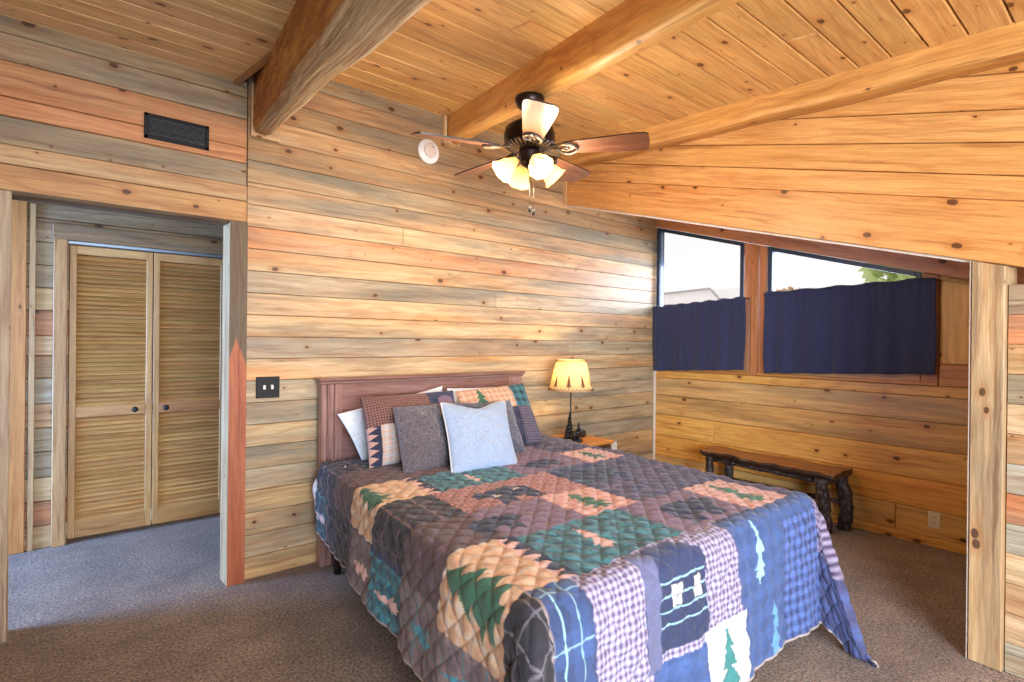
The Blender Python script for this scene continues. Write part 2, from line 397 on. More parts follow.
# ------------------------------------------------------------------ ceiling
def zc(y, z0=3.25): return z0 + .095*(y-D)
mb = MB(); y = 1.128+.1635*17; i = 0
cn = (0, .095, -1)
while y > -2.5:
    wd = .1635
    ya, yb2 = y, y-wd
    for (xa, xb, z0, cc) in ((-2.2, 1.05, 3.06, lin((242, 212, 156))), (1.05, 4.3, 3.25, lin((232, 186, 118)))):
        js = [xa, xb]
        if i % 3 == 1: js = [xa, xa+.6+(i*.83) % 2.0, xb]
        for a, b in zip(js[:-1], js[1:]):
            mb.board([(b, ya, zc(ya, z0)), (a, ya, zc(ya, z0)), (a, yb2, zc(yb2, z0)), (b, yb2, zc(yb2, z0))], cn, .03, jit(cc, .1), st(.1, .7, .2), .008)
    y -= wd; i += 1
for xa, xb, z0 in ((-2.2, 1.06, 3.06), (1.04, 4.3, 3.25)):
    mb.board([(xb, 3.9, zc(3.9, z0)+.031), (xa, 3.9, zc(3.9, z0)+.031), (xa, -2.5, zc(-2.5, z0)+.031), (xb, -2.5, zc(-2.5, z0)+.031)], cn, .04, BRN, st(), .001)
mb.board([(1.052, 3.76, zc(3.76, 3.04)), (1.052, -2.5, zc(-2.5, 3.04)), (1.052, -2.5, zc(-2.5, 3.26)), (1.052, 3.76, zc(3.76, 3.26))], (1, 0, 0), .03, BRN, st(), .001)
mb.build('ceiling', W_GOLD, kind='structure')

# ------------------------------------------------------------------ log beams
def smoothnoise(seed):
    r = random.Random(seed); ph = [(r.uniform(.5, 3), r.uniform(0, 6), r.uniform(.3, 1)) for _ in range(5)]
    return lambda t: sum(a*math.sin(f*t+p) for f, p, a in ph)/2
def beam(name, label, xl, xr, zb, ztop, ya, yb, side_t, bot_t, wob, mat, cr=.03, side_par=st(0, .3, .2), bot_par=st(.3, .2, .1), off=0):
    nz1, nz2, nz3 = smoothnoise(off+1), smoothnoise(off+2), smoothnoise(off+3)
    rows = []; S = 70
    for i in range(S+1):
        t = i/S; y = ya+(yb-ya)*t
        L, R, B, T = xl(y), xr(y)+wob*nz2(y*2.2), zb(y)+wob*.5*nz3(y*3.1), ztop(y)
        L += wob*.25*nz1(y*2.6); c = min(cr, (R-L)*.3)
        row = [(L, T), (L, (T+B)/2), (L, B+c*1.3), (L+c*.3, B+c*.45), (L+c, B+.002)]
        for q in range(1, 6):
            f = q/6; row.append((L+c+(R-L-2*c)*f, B+wob*.16*math.sin(f*23+nz1(y*1.4)*5+y*2)))
        row += [(R-c, B+.002), (R-c*.3, B+c*.45), (R, B+c*1.3), (R, (T+B)/2), (R, T)]
        rows.append([V((x, y, z)) for x, z in row])
    m = MB(); n_ = len(rows[0])
    def tf(i, j): return side_t if (j < 3 or j > n_-5) else bot_t
    base = len(m.v)
    for r in rows: m.add(r)
    for i in range(S):
        for j in range(n_):
            j2 = (j+1) % n_
            u0, u1 = i*(ya-yb)/S+off*3, (i+1)*(ya-yb)/S+off*3; cum = .05
            t_ = side_t if (j < 3 or j >= n_-4) else bot_t; pp = side_par if (j < 3 or j >= n_-4) else bot_par
            m.face([base+i*n_+j, base+i*n_+j2, base+(i+1)*n_+j2, base+(i+1)*n_+j], [(u0, j*.035), (u0, (j+1)*.035), (u1, (j+1)*.035), (u1, j*.035)], t_, pp, 2 <= j <= n_-4)
    for e in (0, S):
        ix = [base+e*n_+j for j in range(n_)]
        m.face(ix, [(p[0], p[2]) for p in [m.v[k] for k in ix]], side_t, side_par)
    o = m.build(name, mat); tag(o, label, 'beam'); return o
beam('ceiling_beam', 'rough pale weathered log beam above the doorway, ending beside the black vent', lambda y: 1.135+.17*(y-3.74), lambda y: 1.225+.1*(y-3.56) if y > 2.0 else 1.069+.10*(y-2.0)+.0, lambda y: 2.77+.095*(y-D), lambda y: zc(y)+.02, 3.742, -2.4,
     lin((216, 166, 88)), lin((226, 206, 166)), .02, W_ROUGH, .05, st(0, .15, .1), st(.55, .2, .15), 1)
beam('ceiling_beam', 'smooth golden log beam that the ceiling fan hangs from', lambda y: 2.585+.23*(y-D), lambda y: 2.715+.225*(y-D), lambda y: 3.045+.095*(y-D), lambda y: zc(y)+.02, 3.742, -2.4,
     lin((230, 172, 92)), lin((232, 180, 104)), .008, W_GOLD, .04, st(0, .3, .3), st(0, .35, .3), 2)
def kx(y): return 3.95 + (y-3.763)*.1475
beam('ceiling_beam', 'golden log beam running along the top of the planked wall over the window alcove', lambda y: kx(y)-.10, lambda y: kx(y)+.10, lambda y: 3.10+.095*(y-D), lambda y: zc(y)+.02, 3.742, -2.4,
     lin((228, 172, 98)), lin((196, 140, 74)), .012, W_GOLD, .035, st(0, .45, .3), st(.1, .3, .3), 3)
# pale collar trims where beams meet the wall
mb = MB(); mb.box((1.118, 3.725, 2.765), (1.142, 3.762, 3.07), PALE, st(0, .1), .003, 2); mb.box((1.118, 3.725, 2.742), (1.29, 3.762, 2.769), PALE, st(0, .1), .003, 0); mb.build('trim_7', W_GOLD, kind='structure')
mb = MB(); mb.box((2.54, 3.725, 3.06), (2.568, 3.762, 3.245), PALE, st(0, .1), .003, 2); mb.box((2.54, 3.725, 3.04), (2.69, 3.762, 3.065), PALE, st(0, .1), .003, 0); mb.build('trim_8', W_GOLD, kind='structure')
mb = MB(); mb.box((3.905, 3.73, 2.775), (3.945, 3.762, 3.16), TAN, st(0, .1), .003, 2); mb.build('trim_9', W_GOLD, kind='structure')

# ------------------------------------------------------------------ knee wall over the alcove and its header
KN = V((-1, .1475, 0)).normalized()
def hl(y, a, b):  # line through (y,z) pairs
    return a[1]+(b[1]-a[1])*(y-a[0])/(b[0]-a[0])
L0 = ((3.763, 2.785), (.626, 1.905))      # header bottom
L1 = ((3.751, 3.01), (.444, 2.154))       # header top
L2 = ((2.031, 2.707), (.445, 2.27)); L3 = ((2.033, 2.858), (.446, 2.424)); L4 = ((1.322, 2.82), (.448, 2.576))
L5 = ((1.3, 2.98), (.448, 2.745)); L6 = ((1.3, 3.14), (.448, 2.905))
mb = MB()
def kb(la, lb, y0, y1, c, par, pro=0.0, t=.035):
    P = []
    for y, l in ((y0, la), (y1, la), (y1, lb), (y0, lb)):
        P.append(V((kx(y), y, hl(y, *l)))+KN*pro)
    mb.board(P, KN, t+pro, c, par, .005)
lines = [L0, L1, L2, L3, L4, L5, L6]
cc = [lin((222, 162, 94)), lin((228, 170, 100)), lin((224, 166, 96)), lin((228, 172, 104)), lin((224, 168, 98)), lin((224, 168, 98))]
kb(L0, L1, 3.74, -2.3, cc[0], st(.05, .45, .3), .02, .05)
for i in range(1, 6):
    kb(lines[i], lines[i+1], 3.74, -2.3, jit(cc[i], .03), st(.03, .6, .15))
mb.board([V((kx(y_), y_, hl(y_, *l_)+dz_))-KN*.036 for y_, l_, dz_ in ((3.74, L0, .02), (-2.3, L0, .02), (-2.3, L6, 0), (3.74, L6, 0))], KN, .03, BRN, st(), .001)
mb.build('wall_alcove_header', W_GOLD, kind='structure')
# the pale metal edge under the header
mb = MB(); ps = []
for y in (3.74, .6): ps.append(V((kx(y), y, hl(y, *L0))))
mb.board([ps[0]+V((0.01, 0, -.012)), ps[1]+V((0.01, 0, -.012)), ps[1]+V((.01, 0, .004)), ps[0]+V((.01, 0, .004))], KN, .035, (.7, .68, .66), g=.001); mb.build('trim_10', TRIMW, kind='structure')
# post
mb = MB(); yA, yB = .628, .498
A_, B_ = V((kx(yA), yA, 0))+KN*.03, V((kx(yB), yB, 0))+KN*.03
zA, zB = hl(yA, *L0), hl(yB, *L0)
mb.board([A_, A_+V((0, 0, zA)), B_+V((0, 0, zB)), B_], KN, .15, lin((206, 174, 128)), st(.7, .7, .3), .006, off=(2.2, 7.7))
mb.build('trim_11', W_WALL, kind='structure')
mb = MB(); a0 = V((kx(yA), yA+.008, 0))+KN*.02
mb.board([a0, a0+V((0, 0, zA)), a0+V((0, -.006, zA)), a0+V((0, -.006, 0))], KN, .1, (.7, .7, .72), g=.001); mb.build('trim_12', TRIMW, kind='structure')
# knee wall on the camera side of the post
mb = MB(); kc = [BLUEG, PALE, TAN, PALE, BLUEG, ORNG, BLUEG, TAN, PALE, GREY, TAN, ORNG, GREY, PALE, TAN]
for k in range(15):
    z0, z1 = k*w, (k+1)*w
    y0 = .497
    def ycut(z):  # the header slopes down towards the camera
        return .626+(z-1.905)*(3.137/.88)
    ye = -2.3 if z1 < 1.05 else max(-2.3, ycut(z1)-.15)
    if ye > .35: break
    mb.board([(kx(y0), y0, z0), (kx(ye), ye, z0), (kx(ye), ye, z1), (kx(y0), y0, z1)], KN, .03, jit(kc[k]), st(.5 if k % 2 else .2, .3, .4), .003)
mb.build('wall_right', W_WALL, kind='structure')

# ------------------------------------------------------------------ window wall
def wx(y): return 5.39 + (y-3.763)*.0819
WN = V((-1, .0819, 0)).normalized()
mb = MB()
def wb(z0, z1, y0, y1, c, par, pro=0., t=.03, z0b=None, z1b=None, vert=False):
    P = [V((wx(y0), y0, z0))+WN*pro, V((wx(y1), y1, z0 if z0b is None else z0b))+WN*pro, V((wx(y1), y1, z1 if z1b is None else z1b))+WN*pro, V((wx(y0), y0, z1))+WN*pro]
    if vert: P = [P[0], P[3], P[2], P[1]]
    mb.board(P, WN, t+pro, c, par, .005)
zz = [0, .075, .27, .49, .715, .925, 1.115, 1.195]
wc = [lin((242, 186, 98)), lin((236, 190, 116)), AMBER, HONEY, lin((236, 190, 118)), lin((232, 196, 132)), HONEY]
ws = [0, .35, 0, 0, .5, .5, .1]
for i in range(7):
    js = [3.763, -1.0]
    if i == 3: js = [3.763, 3.02, -1.0]
    if i == 1: js = [3.763, 1.4, -1.0]
    for a, b in zip(js[:-1], js[1:]): wb(zz[i], zz[i+1], a, b, jit(wc[i], .05), st(ws[i], .55, .3))
def rz(y): return 2.765+(y-3.748)*.2865     # top line of window glass
RW = lin((214, 158, 122))
# head board following the roof slope
wb(rz(3.763), rz(3.763)+.3, 3.763, .3, RW, st(.1, .4, .5), .02, z0b=rz(.3), z1b=rz(.3)+.3)
# jambs and mullion between the windows
for (ya, yb_, pro, c) in ((2.70, 2.615, .0, RW), (2.613, 2.545, .025, lin((206, 142, 92))), (2.543, 2.47, .0, lin((212, 150, 104)))):
    wb(1.195, rz(ya), ya, yb_, jit(c, .04), st(.05, .35, .3), pro, z1b=rz(yb_), vert=True)
wb(1.195, rz(1.245), 1.245, 1.13, lin((196, 124, 66)), st(.05, .2, .2), 0, z1b=rz(1.13), vert=True)
wb(1.36, rz(1.13), 1.128, .92, HONEY, st(.05, .5, .2), 0, z1b=rz(.92), vert=True)
wb(1.36, rz(.92), .918, -1.0, HONEY, st(.05, .3, .2), 0, z1b=rz(.92), vert=True)
wb(1.197, 1.338, 3.763, 2.70, lin((222, 168, 98)), st(.1, .3, .2), -.002)
wb(1.197, 1.338, 2.47, 1.245, lin((222, 168, 98)), st(.1, .3, .2), -.002)
wb(1.195, 1.36, 1.128, -1.0, lin((212, 150, 78)), st(.1, .3, .2), .008)
wb(1.195, 1.225, 3.763, 1.128, lin((212, 150, 78)), st(.1, .3, .2), .02)
mb.board([V((wx(3.763), 3.763, 0))-WN*.03, V((wx(-1), -1, 0))-WN*.03, V((wx(-1), -1, 1.335))-WN*.03, V((wx(3.763), 3.763, 1.335))-WN*.03], WN, .06, BRN, st(), .001)
mb.board([V((wx(1.235), 1.235, 1.33))-WN*.03, V((wx(-1), -1, 1.33))-WN*.03, V((wx(-1), -1, 1.5))-WN*.03, V((wx(1.235), 1.235, 2.1))-WN*.03], WN, .06, BRN, st(), .001)
mb.build('wall_window', W_GOLD, kind='structure')
mb = MB(); wb(rz(1.13)-.035, rz(1.13)-.01, 1.125, .8, lin((190, 150, 90)), st(), .03, z0b=rz(.8)-.035, z1b=rz(.8)-.01); mb.build('trim_13', W_GOLD, kind='structure')
# corner quarter trim
mb = MB(); mb.box((5.362, 3.735, 0), (5.388, 3.762, 1.86), PALE, st(0, .05), .006, 2); mb.build('trim_14', TRIMW, kind='structure')
mb = MB(); mb.board([(3.93, 3.9, 2.96), (5.6, 3.9, 2.96), (5.6, -2.4, 1.17), (3.93, -2.4, 1.17)], (0, .281, -1), .04, HONEY, st(), .001); mb.build('ceiling_alcove', W_GOLD, kind='structure')

GLASS, nt = newmat('window_glass'); n = N(nt)
fr = n('ShaderNodeFresnel', {'IOR': 1.35}).outputs[0]
n('ShaderNodeOutputMaterial', {0: n('ShaderNodeMixShader', {0: fr, 1: n('ShaderNodeBsdfTransparent').outputs[0], 2: n('ShaderNodeBsdfGlossy', {'Roughness': .02}).outputs[0]}).outputs[0]})
def window(name, ya, yb):
    root = empty(name, kind='structure', loc=(wx((ya+yb)/2), (ya+yb)/2, 1.2))
    m = MB(); f = .042
    def pp(y, z, pro): return V((wx(y), y, z))+WN*pro
    def bar(y0, z0, y1, z1, y2, z2, y3, z3):
        m.board([pp(y0, z0, -.004), pp(y1, z1, -.004), pp(y2, z2, -.004), pp(y3, z3, -.004)], WN, .08, (1, 1, 1), g=.004)
    za, zb = rz(ya), rz(yb)
    WB = 1.34
    bar(ya, WB, ya, za, ya-f, za-.01, ya-f, WB)
    bar(yb, WB, yb, zb, yb+f, zb+.012, yb+f, WB)
    bar(ya-f, za-.01, yb+f, zb+.012, yb+f, zb+.012-f, ya-f, za-.01-f)
    bar(ya-f, WB, yb+f, WB, yb+f, WB+f, ya-f, WB+f)
    m.build('window_frame', VINYL, root)
    m = MB(); m.board([pp(ya-f, WB+.03, -.04), pp(yb+f, WB+.03, -.04), pp(yb+f, zb-.03, -.04), pp(ya-f, za-.05, -.04)], WN, .005, (1, 1, 1), g=.001)
    m.build('pane', GLASS, root); reloc(root)
window('window_1', 3.752, 2.705); window('window_2', 2.465, 1.245)

# ------------------------------------------------------------------ unseen sides of the room, with the openings daylight comes through
mb = MB(); mb.box((-2.26, -2.4, 0), (-2.2, 3.9, 3.3), TAN, st(.3), .001); mb.box((-2.26, 3.9, 2.3), (-2.2, 5.9, 2.8), TAN, st(.3), .001); mb.build('wall_left', W_WALL, kind='structure')
mb = MB(); mb.box((-2.26, -2.46, 0), (-1.4, -2.4, 3.3), TAN, st(.3), .001); mb.box((2.3, -2.46, 0), (3.1, -2.4, 3.3), TAN, st(.3), .001)
mb.box((-1.4, -2.46, 2.3), (2.3, -2.4, 3.3), TAN, st(.3), .001); mb.build('wall_rear', W_WALL, kind='structure')

# ------------------------------------------------------------------ curtains
def curtain(name, label, ya, yb, zta, ztb, zba, zbb, seed, nf, pro):
    r = random.Random(seed); root = empty(name, label, 'curtain', 'dark navy half curtains', loc=(wx((ya+yb)/2)-.05, (ya+yb)/2, min(zba, zbb)))
    NU, NV = 150, 40; P = []
    ph = [(r.uniform(.6, 1.6)*nf, r.uniform(0, 6.3), r.uniform(.4, 1)) for _ in range(4)]
    for j in range(NV+1):
        fv = j/NV; row = []
        for i in range(NU+1):
            fu = i/NU; y = ya+(yb-ya)*fu + .012*math.sin(fv*5+seed)*(1 if fu > .5 else -1)*fv*abs(fu-.5)*2
            zt_, zb_ = zta+(ztb-zta)*fu, zba+(zbb-zba)*fu
            dd = sum(a*math.sin(2*PI*f*fu+p+fv*.5*a) for f, p, a in ph)*.012*(.35+.65*fv)+.004*math.sin(fu*140)*(1-fv)**3
            head = .008*math.exp(-((fv-.03)/.02)**2)
            z = zt_+(zb_-zt_)*fv + .006*math.sin(fu*nf*6)*(1 if fv == 0 else .3)
            row.append(V((wx(y), y, z))+WN*(pro+dd+head))
        P.append(row)
    m = MB(); m.grid(P, lambda i, j: (j*.01, i*.01), smooth=True)
    o = m.build('curtain_panel', NAVY, root)
    md = o.modifiers.new('thick', 'SOLIDIFY'); md.thickness = .003
    m = MB(); m.tube([V((wx(ya+.01), ya+.01, zta-.02))+WN*pro, V((wx(yb-.01), yb-.01, ztb-.02))+WN*pro], .0045, 8, (1, 1, 1)); m.build('curtain_rod', BRONZE, root)
    for y_, z_ in ((ya, zta), (yb, ztb)):
        m = MB(); c = V((wx(y_), y_, z_-.02)); m.tube([c, c+WN*(pro+.004)], .006, 8)
        m.build('bracket', BRONZE, root)
    reloc(root)
curtain('curtain', 'shorter dark navy half curtain over the window next to the bedside corner', 3.755, 2.645, 1.885, 1.94, 1.185, 1.245, 3, 7, .05)
curtain('curtain', 'longer dark navy half curtain over the wide window above the bench', 2.455, 1.135, 1.965, 2.0, 1.225, 1.285, 8, 5, .05)

# ------------------------------------------------------------------ wall fittings
def fit_root(name, label, cat, loc, group=None): return empty(name, label, cat, group, loc)
# vent
r = fit_root('air_vent', 'black metal air vent grille with scrollwork above the doorway', 'vent', (.725, D, 2.675))
m = MB(); xa, xb, za, zb = .562, .89, 2.605, 2.747; y = D-.001; t = .008
for lo, hi in (((xa, y-t, za), (xb, y, za+.018)), ((xa, y-t, zb-.018), (xb, y, zb)), ((xa, y-t, za), (xa+.02, y, zb)), ((xb-.02, y-t, za), (xb, y, zb))): m.box(lo, hi, g=.002)
m.build('frame', BLACK, r)
m = MB(); m.box((xa+.01, y-.003, za+.01), (xb-.01, y-.0005, zb-.01), g=.0005); m.build('backing', DRK, r)
m = MB()
for ix in range(6):
    for iz in range(2):
        cx, cz = xa+.05+ix*.0455, za+.045+iz*.052
        m.tube([(cx+.021*math.cos(a), y-.006, cz+.021*math.sin(a)) for a in [k*PI/8 for k in range(17)]], .0022, 6, caps=False)
        for s_ in (0, 1, 2): 
            a = s_*2*PI/3+ix+iz; m.tube([(cx, y-.006, cz), (cx+.012*math.cos(a+.5), y-.006, cz+.012*math.sin(a+.5)), (cx+.02*math.cos(a), y-.006, cz+.02*math.sin(a))], .002, 5)
for iz in range(3): m.tube([(xa+.02+.29*k/24, y-.006, za+.03+iz*.041+.008*math.sin(k*1.3+iz*2)) for k in range(25)], .0022, 5)
m.build('scroll_grille', plain('vent_scroll', lin((66, 70, 76)), .4, .4), r); reloc(r)
# smoke detector
r = fit_root('smoke_detector', 'round white smoke detector on the plank wall beside the fan', 'smoke detector', (2.415, D, 2.94))
M = Matrix.Translation((2.415, D, 2.94)) @ Matrix.Rotation(PI/2, 4, 'X')
m = MB(); m.lathe([(0, .001), (.092, .001), (.094, .012), (.088, .02), (.07, .024), (.066, .03), (.0, .034)], 36, M); m.build('body', WHITE, r)
m = MB(); m.lathe([(.05, .032), (.056, .037), (.052, .041), (.0, .043)], 32, M); m.build('cover', plain('detector_grille', lin((214, 200, 190)), .5, 0, .1, 120), r)
m = MB(); m.lathe([(0, .03), (.006, .043), (.006, .046), (0, .047)], 12, M @ Matrix.Translation((.02, .03, 0))); m.build('button', plain('grey_button', lin((150, 140, 135))), r); reloc(r)
# switch
r = fit_root('light_switch', 'black double switch plate with two white toggles left of the headboard', 'light switch', (1.24, D, 1.19))
r['label'] = 'black double switch plate with two white toggles between doorway and headboard'
m = MB(); m.box((1.17, D-.008, 1.122), (1.314, D-.0005, 1.256), g=.004); m.build('plate', BLACK, r)
for i, x in enumerate((1.218, 1.266)):
    m = MB(); m.box((x-.0075, D-.018, 1.176), (x+.0075, D-.007, 1.204), g=.002); m.build('toggle', WHITE, r)
for x in (1.218, 1.266):
    for z in (1.15, 1.228): m = MB(); m.lathe([(0, 0), (.003, 0), (.003, .0015), (0, .002)], 8, Matrix.Translation((x, D-.008, z)) @ Matrix.Rotation(PI/2, 4, 'X')); m.build('screw', RUST, r)
reloc(r)
# outlets
def outlet(label, c, nrm, mat):
    nrm = V(nrm).normalized(); t = V((0, 0, 1)).cross(nrm).normalized()
    M = Matrix((( t.x, nrm.x, 0, c[0]), (t.y, nrm.y, 0, c[1]), (0, 0, 1, c[2]), (0, 0, 0, 1)))
    r = fit_root('power_outlet', label, 'outlet', c, None)
    m = MB(); m.box((-.038, 0, -.06), (.038, .007, .06), g=.003, M=M); m.build('plate', mat, r)
    for z in (.022, -.022):
        m = MB(); m.box((-.017, .006, z-.014), (.017, .0095, z+.014), g=.002, M=M); o = m.build('socket', mat, r)
        m = MB(); m.box((-.009, .009, z-.005), (-.006, .0102, z+.006), g=.0003, M=M); m.box((.006, .009, z-.005), (.009, .0102, z+.006), g=.0003, M=M); m.box((-.002, .009, z-.011), (.002, .0102, z-.007), g=.0003, M=M)
        s = m.build('slots', DRK, o)
    reloc(r); return r
outlet('ivory power outlet low on the golden plank wall under the curtain', V((wx(1.145), 1.145, .205))+WN*.001, WN, IVORY)
outlet('white power outlet on the plank wall between nightstand and corner', V((4.70, D-.001, .41)), (0, -1, 0), WHITE)

# ------------------------------------------------------------------ bed
def bxl(y): return 1.555+(y-3.65)*.145
def bxr(y): return 3.42+(y-3.6)*.125
ZT = .69; YF = 1.27; YH = 3.60
bed = empty('bed', 'wooden bed with reddish-brown panelled headboard against the plank wall', 'bed', loc=(2.45, 2.6, 0))
HBT = lin((156, 122, 116))
m = MB(); yh = 3.66
m.box((1.69, yh+.012, .25), (3.185, yh+.04, 1.20), HBT, st(0, 0, .5), .003, 0); m.build('headboard_panel', W_RED, bed)
m = MB(); m.box((1.54, yh-.006, 1.198), (3.335, yh+.066, 1.218), jit(HBT), st(0, 0, .3), .005, 0); m.box((1.53, yh-.018, 1.218), (3.345, yh+.072, 1.242), lin((150, 114, 104)), st(0, 0, .3), .007, 0); m.build('headboard_cap', W_RED, bed)
for a, b in ((1.552, 1.70), (3.175, 3.32)):
    m = MB(); wds = [.04, .048, .058]; x = a
    if a > 2: wds = wds[::-1]
    for wd in wds:
        m.box((x, yh-.002, .0), (x+wd-.003, yh+.06, 1.198), jit(lin((166, 132, 126)), .06), st(0, 0, .3), .004, 2); x += wd
    m.build('headboard_post', W_RED, bed)
m = MB()
m.box((1.56, YF+.12, .22), (3.22, 3.62, .36), lin((60, 42, 34)), st(), .01, 1); m.build('bed_base', W_RED, bed)
for x, y in ((1.60, 3.50), (3.1, 3.50), (1.42, 1.5), (3.0, 1.5)):
    m = MB(); m.tube([(x, y, 0), (x, y, .23)], [.022, .034], 12, lin((40, 28, 22))); m.build('leg', W_RED, bed)
m = MB()
P = []
ins = .09
for zl, k in ((.36, .02), (.38, 0), (.60, 0), (.635, .02), (.645, .07)):
    ring = []
    for (fx, fy) in [(x/10, 0) for x in range(10)]+[(1, y_/10) for y_ in range(10)]+[(1-x/10, 1) for x in range(10)]+[(0, 1-y_/10) for y_ in range(10)]:
        y = YF+.05+k+(3.60-YF-.05-2*k)*fy; xl_ = bxl(y)+.07+k; xr_ = bxr(y)-.06-k
        ring.append(V((xl_+(xr_-xl_)*fx, y, zl)))
    P.append(ring)
m.grid(P, closed_u=True); b0 = len(m.v)-40; m.face(range(b0, b0+40), [(0, 0)]*40)
m.build('mattress', LINEN, bed); reloc(bed)

# ---- quilt pattern (a: across the bed, b: from pillows to foot, metres of cloth)
S_ = lambda *c: np.array(lin(c))
C_dk = S_(44, 38, 48); C_br = S_(92, 66, 66); C_mv = S_(124, 98, 120); C_tl = S_(66, 140, 154); C_nv = S_(40, 50, 84); C_bl = S_(64, 90, 142)
C_tan = S_(222, 188, 150); C_pk = S_(222, 178, 166); C_cr = S_(200, 192, 186); C_gn = S_(58, 104, 78); C_wh = S_(226, 220, 224); C_lt = S_(150, 190, 196); C_sl = S_(120, 112, 136)
def mixc(c0, c1, t): return c0[None]*(1-t[:, None])+c1[None]*t[:, None]
def sq(x, p, duty=.5): return ((x/p) % 1 < duty).astype(float)
def gingham(a, b, c0, c1, p): return mixc(c0, c1, (sq(a, p)+sq(b, p))/2)
def plaid(a, b, c0, c1, c2, p):
    t = (sq(a, p)+sq(b, p))*.3; o = mixc(c0, c1, t)
    l = np.clip(sq(a+.3*p, p, .06)+sq(b+.3*p, p, .06), 0, 1)[:, None]*.75; o = o*(1-l)+c2[None]*l
    return o
def tealcheck(a, b):
    o = mixc(C_tl, C_tl*.45, (sq(a, .085)+sq(b, .085))/2)
    u = (a/.085) % 1; v = (b/.085) % 1; tri = ((v > .35) & (np.abs(u-.5) < (v-.35)*.7)).astype(float)
    return o*(1-.7*tri[:, None])+(C_nv*.45)[None]*.7*tri[:, None]
def tree(a, b, ca, b0, b1, w_, nl=4):
    t = (b-b0)/(b1-b0); hw = w_*(.18+.82*t)*(.35+.65*((t*nl) % 1))
    m_ = (t > 0) & (t < .9) & (np.abs(a-ca) < hw)
    return m_ | ((t >= .9) & (t < 1.0) & (np.abs(a-ca) < w_*.16))
def bear(a, b, ca, cb, s, fl=1):
    x = (a-ca)/s*fl; y = (b-cb)/s
    m_ = (x/1.0)**2+((y)/.52)**2 < 1
    m_ |= ((x+.95)/.36)**2+((y+.05)/.3)**2 < 1
    for lx in (-.65, -.3, .45, .78): m_ |= (np.abs(x-lx) < .15) & (y > .1) & (y < .95)
    m_ |= ((x+.95)/.12)**2+((y+.36)/.14)**2 < 1
    return m_
def paint(o, m_, c): o[m_] = c
def quilt_color(a, b):
    n_ = len(a); o = np.tile(C_nv, (n_, 1)).astype(float)
    def cell(a0, a1, b0, b1, fn):
        m_ = (a >= a0) & (a < a1) & (b >= b0) & (b < b1)
        if m_.any(): o[m_] = fn(a[m_], b[m_])
    dk = lambda x, y: plaid(x, y, C_dk, C_dk*.45, S_(130, 100, 92), .16)
    mauve = lambda x, y: plaid(x, y, C_mv, C_mv*.8, C_mv*.55, .11)
    navy = lambda x, y: plaid(x, y, C_nv*1.1, C_nv*.6, S_(78, 120, 132), .13)
    nm = lambda x, y: plaid(x, y, S_(72, 68, 96), S_(48, 50, 84), C_mv, .15)
    brn = lambda x, y: plaid(x, y, C_br, C_br*.7, C_mv*.8, .14)
    pkp = lambda x, y: plaid(x, y, C_pk, S_(176, 100, 88), C_cr, .05)
    tanp = lambda x, y: plaid(x, y, C_tan, S_(196, 130, 88), C_cr, .075)
    pkc = lambda x, y: gingham(x, y, S_(188, 132, 122), S_(120, 78, 80), .024)
    ging = lambda x, y: gingham(x, y, S_(180, 172, 196), S_(92, 74, 104), .026)
    den = lambda x, y: plaid(x, y, C_bl, C_bl*.5, C_bl*.9, .10)
    brt = lambda x, y: plaid(x, y, S_(134, 110, 104), S_(84, 70, 84), S_(52, 120, 124), .13)
    # side hanging towards the doorway
    cell(-1, -.25, -.1, .25, lambda x, y: plaid(x, y, S_(38, 66, 68), C_dk, C_tl, .12)); cell(-1, -.25, .25, .8, dk)
    cell(-1, -.25, .8, 1.12, brt); cell(-1, -.27, 1.12, 1.47, tealcheck); cell(-1, -.25, 1.47, 2.28, brt); cell(-1, 0, 2.28, 9, lambda x, y: plaid(x, y, C_dk*.7, C_dk*.3, S_(120, 112, 118), .1))
    # top
    cell(-.25, .25, -.1, .42, dk); cell(-.25, .25, .42, .76, brn); cell(-.25, .25, 1.12, 1.5, dk); cell(-.25, .25, 1.5, 1.85, brn)
    cell(.25, .9, -.1, .76, brn); cell(.9, 1.5, -.1, .4, lambda x, y: plaid(x, y, S_(58, 78, 82), C_dk, C_mv, .1)); cell(.9, 1.5, .4, .76, mauve); cell(1.5, 3, -.1, .76, nm)
    cell(-.24, .25, .76, 1.12, tanp); cell(.25, .93, .76, 1.12, tealcheck); cell(.93, 1.5, .76, 1.12, mauve); cell(1.5, 1.85, .76, 1.12, pkp); cell(1.85, 3, .76, 1.12, nm)
    cell(.25, 1.07, 1.12, 1.5, pkc); cell(1.07, 1.48, 1.12, 1.5, navy); cell(1.48, 3, 1.12, 1.5, nm)
    cell(.25, .7, 1.5, 1.88, mauve); cell(.7, 1.07, 1.5, 1.88, pkp); cell(1.07, 3, 1.5, 1.88, nm)
    cell(-.3, .18, 1.85, 2.28, tanp); cell(.18, .90, 1.88, 2.28, tealcheck); cell(.90, 1.46, 1.88, 2.28, mauve); cell(1.46, 1.83, 1.88, 2.3, pkp); cell(1.83, 3, 1.88, 2.3, nm)
    # foot
    cell(0, .19, 2.28, 9, lambda x, y: plaid(x, y, C_bl*.8, C_nv*.7, C_lt, .17)); cell(.19, 1.1, 2.28, 9, ging); cell(1.1, 1.93, 2.3, 9, den)
    cell(1.55, 1.93, 2.42, 9, lambda x, y: gingham(x, y, S_(84, 108, 168), S_(44, 58, 104), .05))
    cell(1.93, 9, 2.3, 2.62, lambda x, y: gingham(x, y, S_(150, 136, 158), S_(76, 62, 88), .026)); cell(1.93, 9, 2.62, 9, lambda x, y: plaid(x, y, S_(74, 82, 128), S_(50, 46, 72), C_bl, .1)); cell(1.93, 9, 1.5, 2.3, ging); cell(1.93, 9, -1, 1.5, nm)
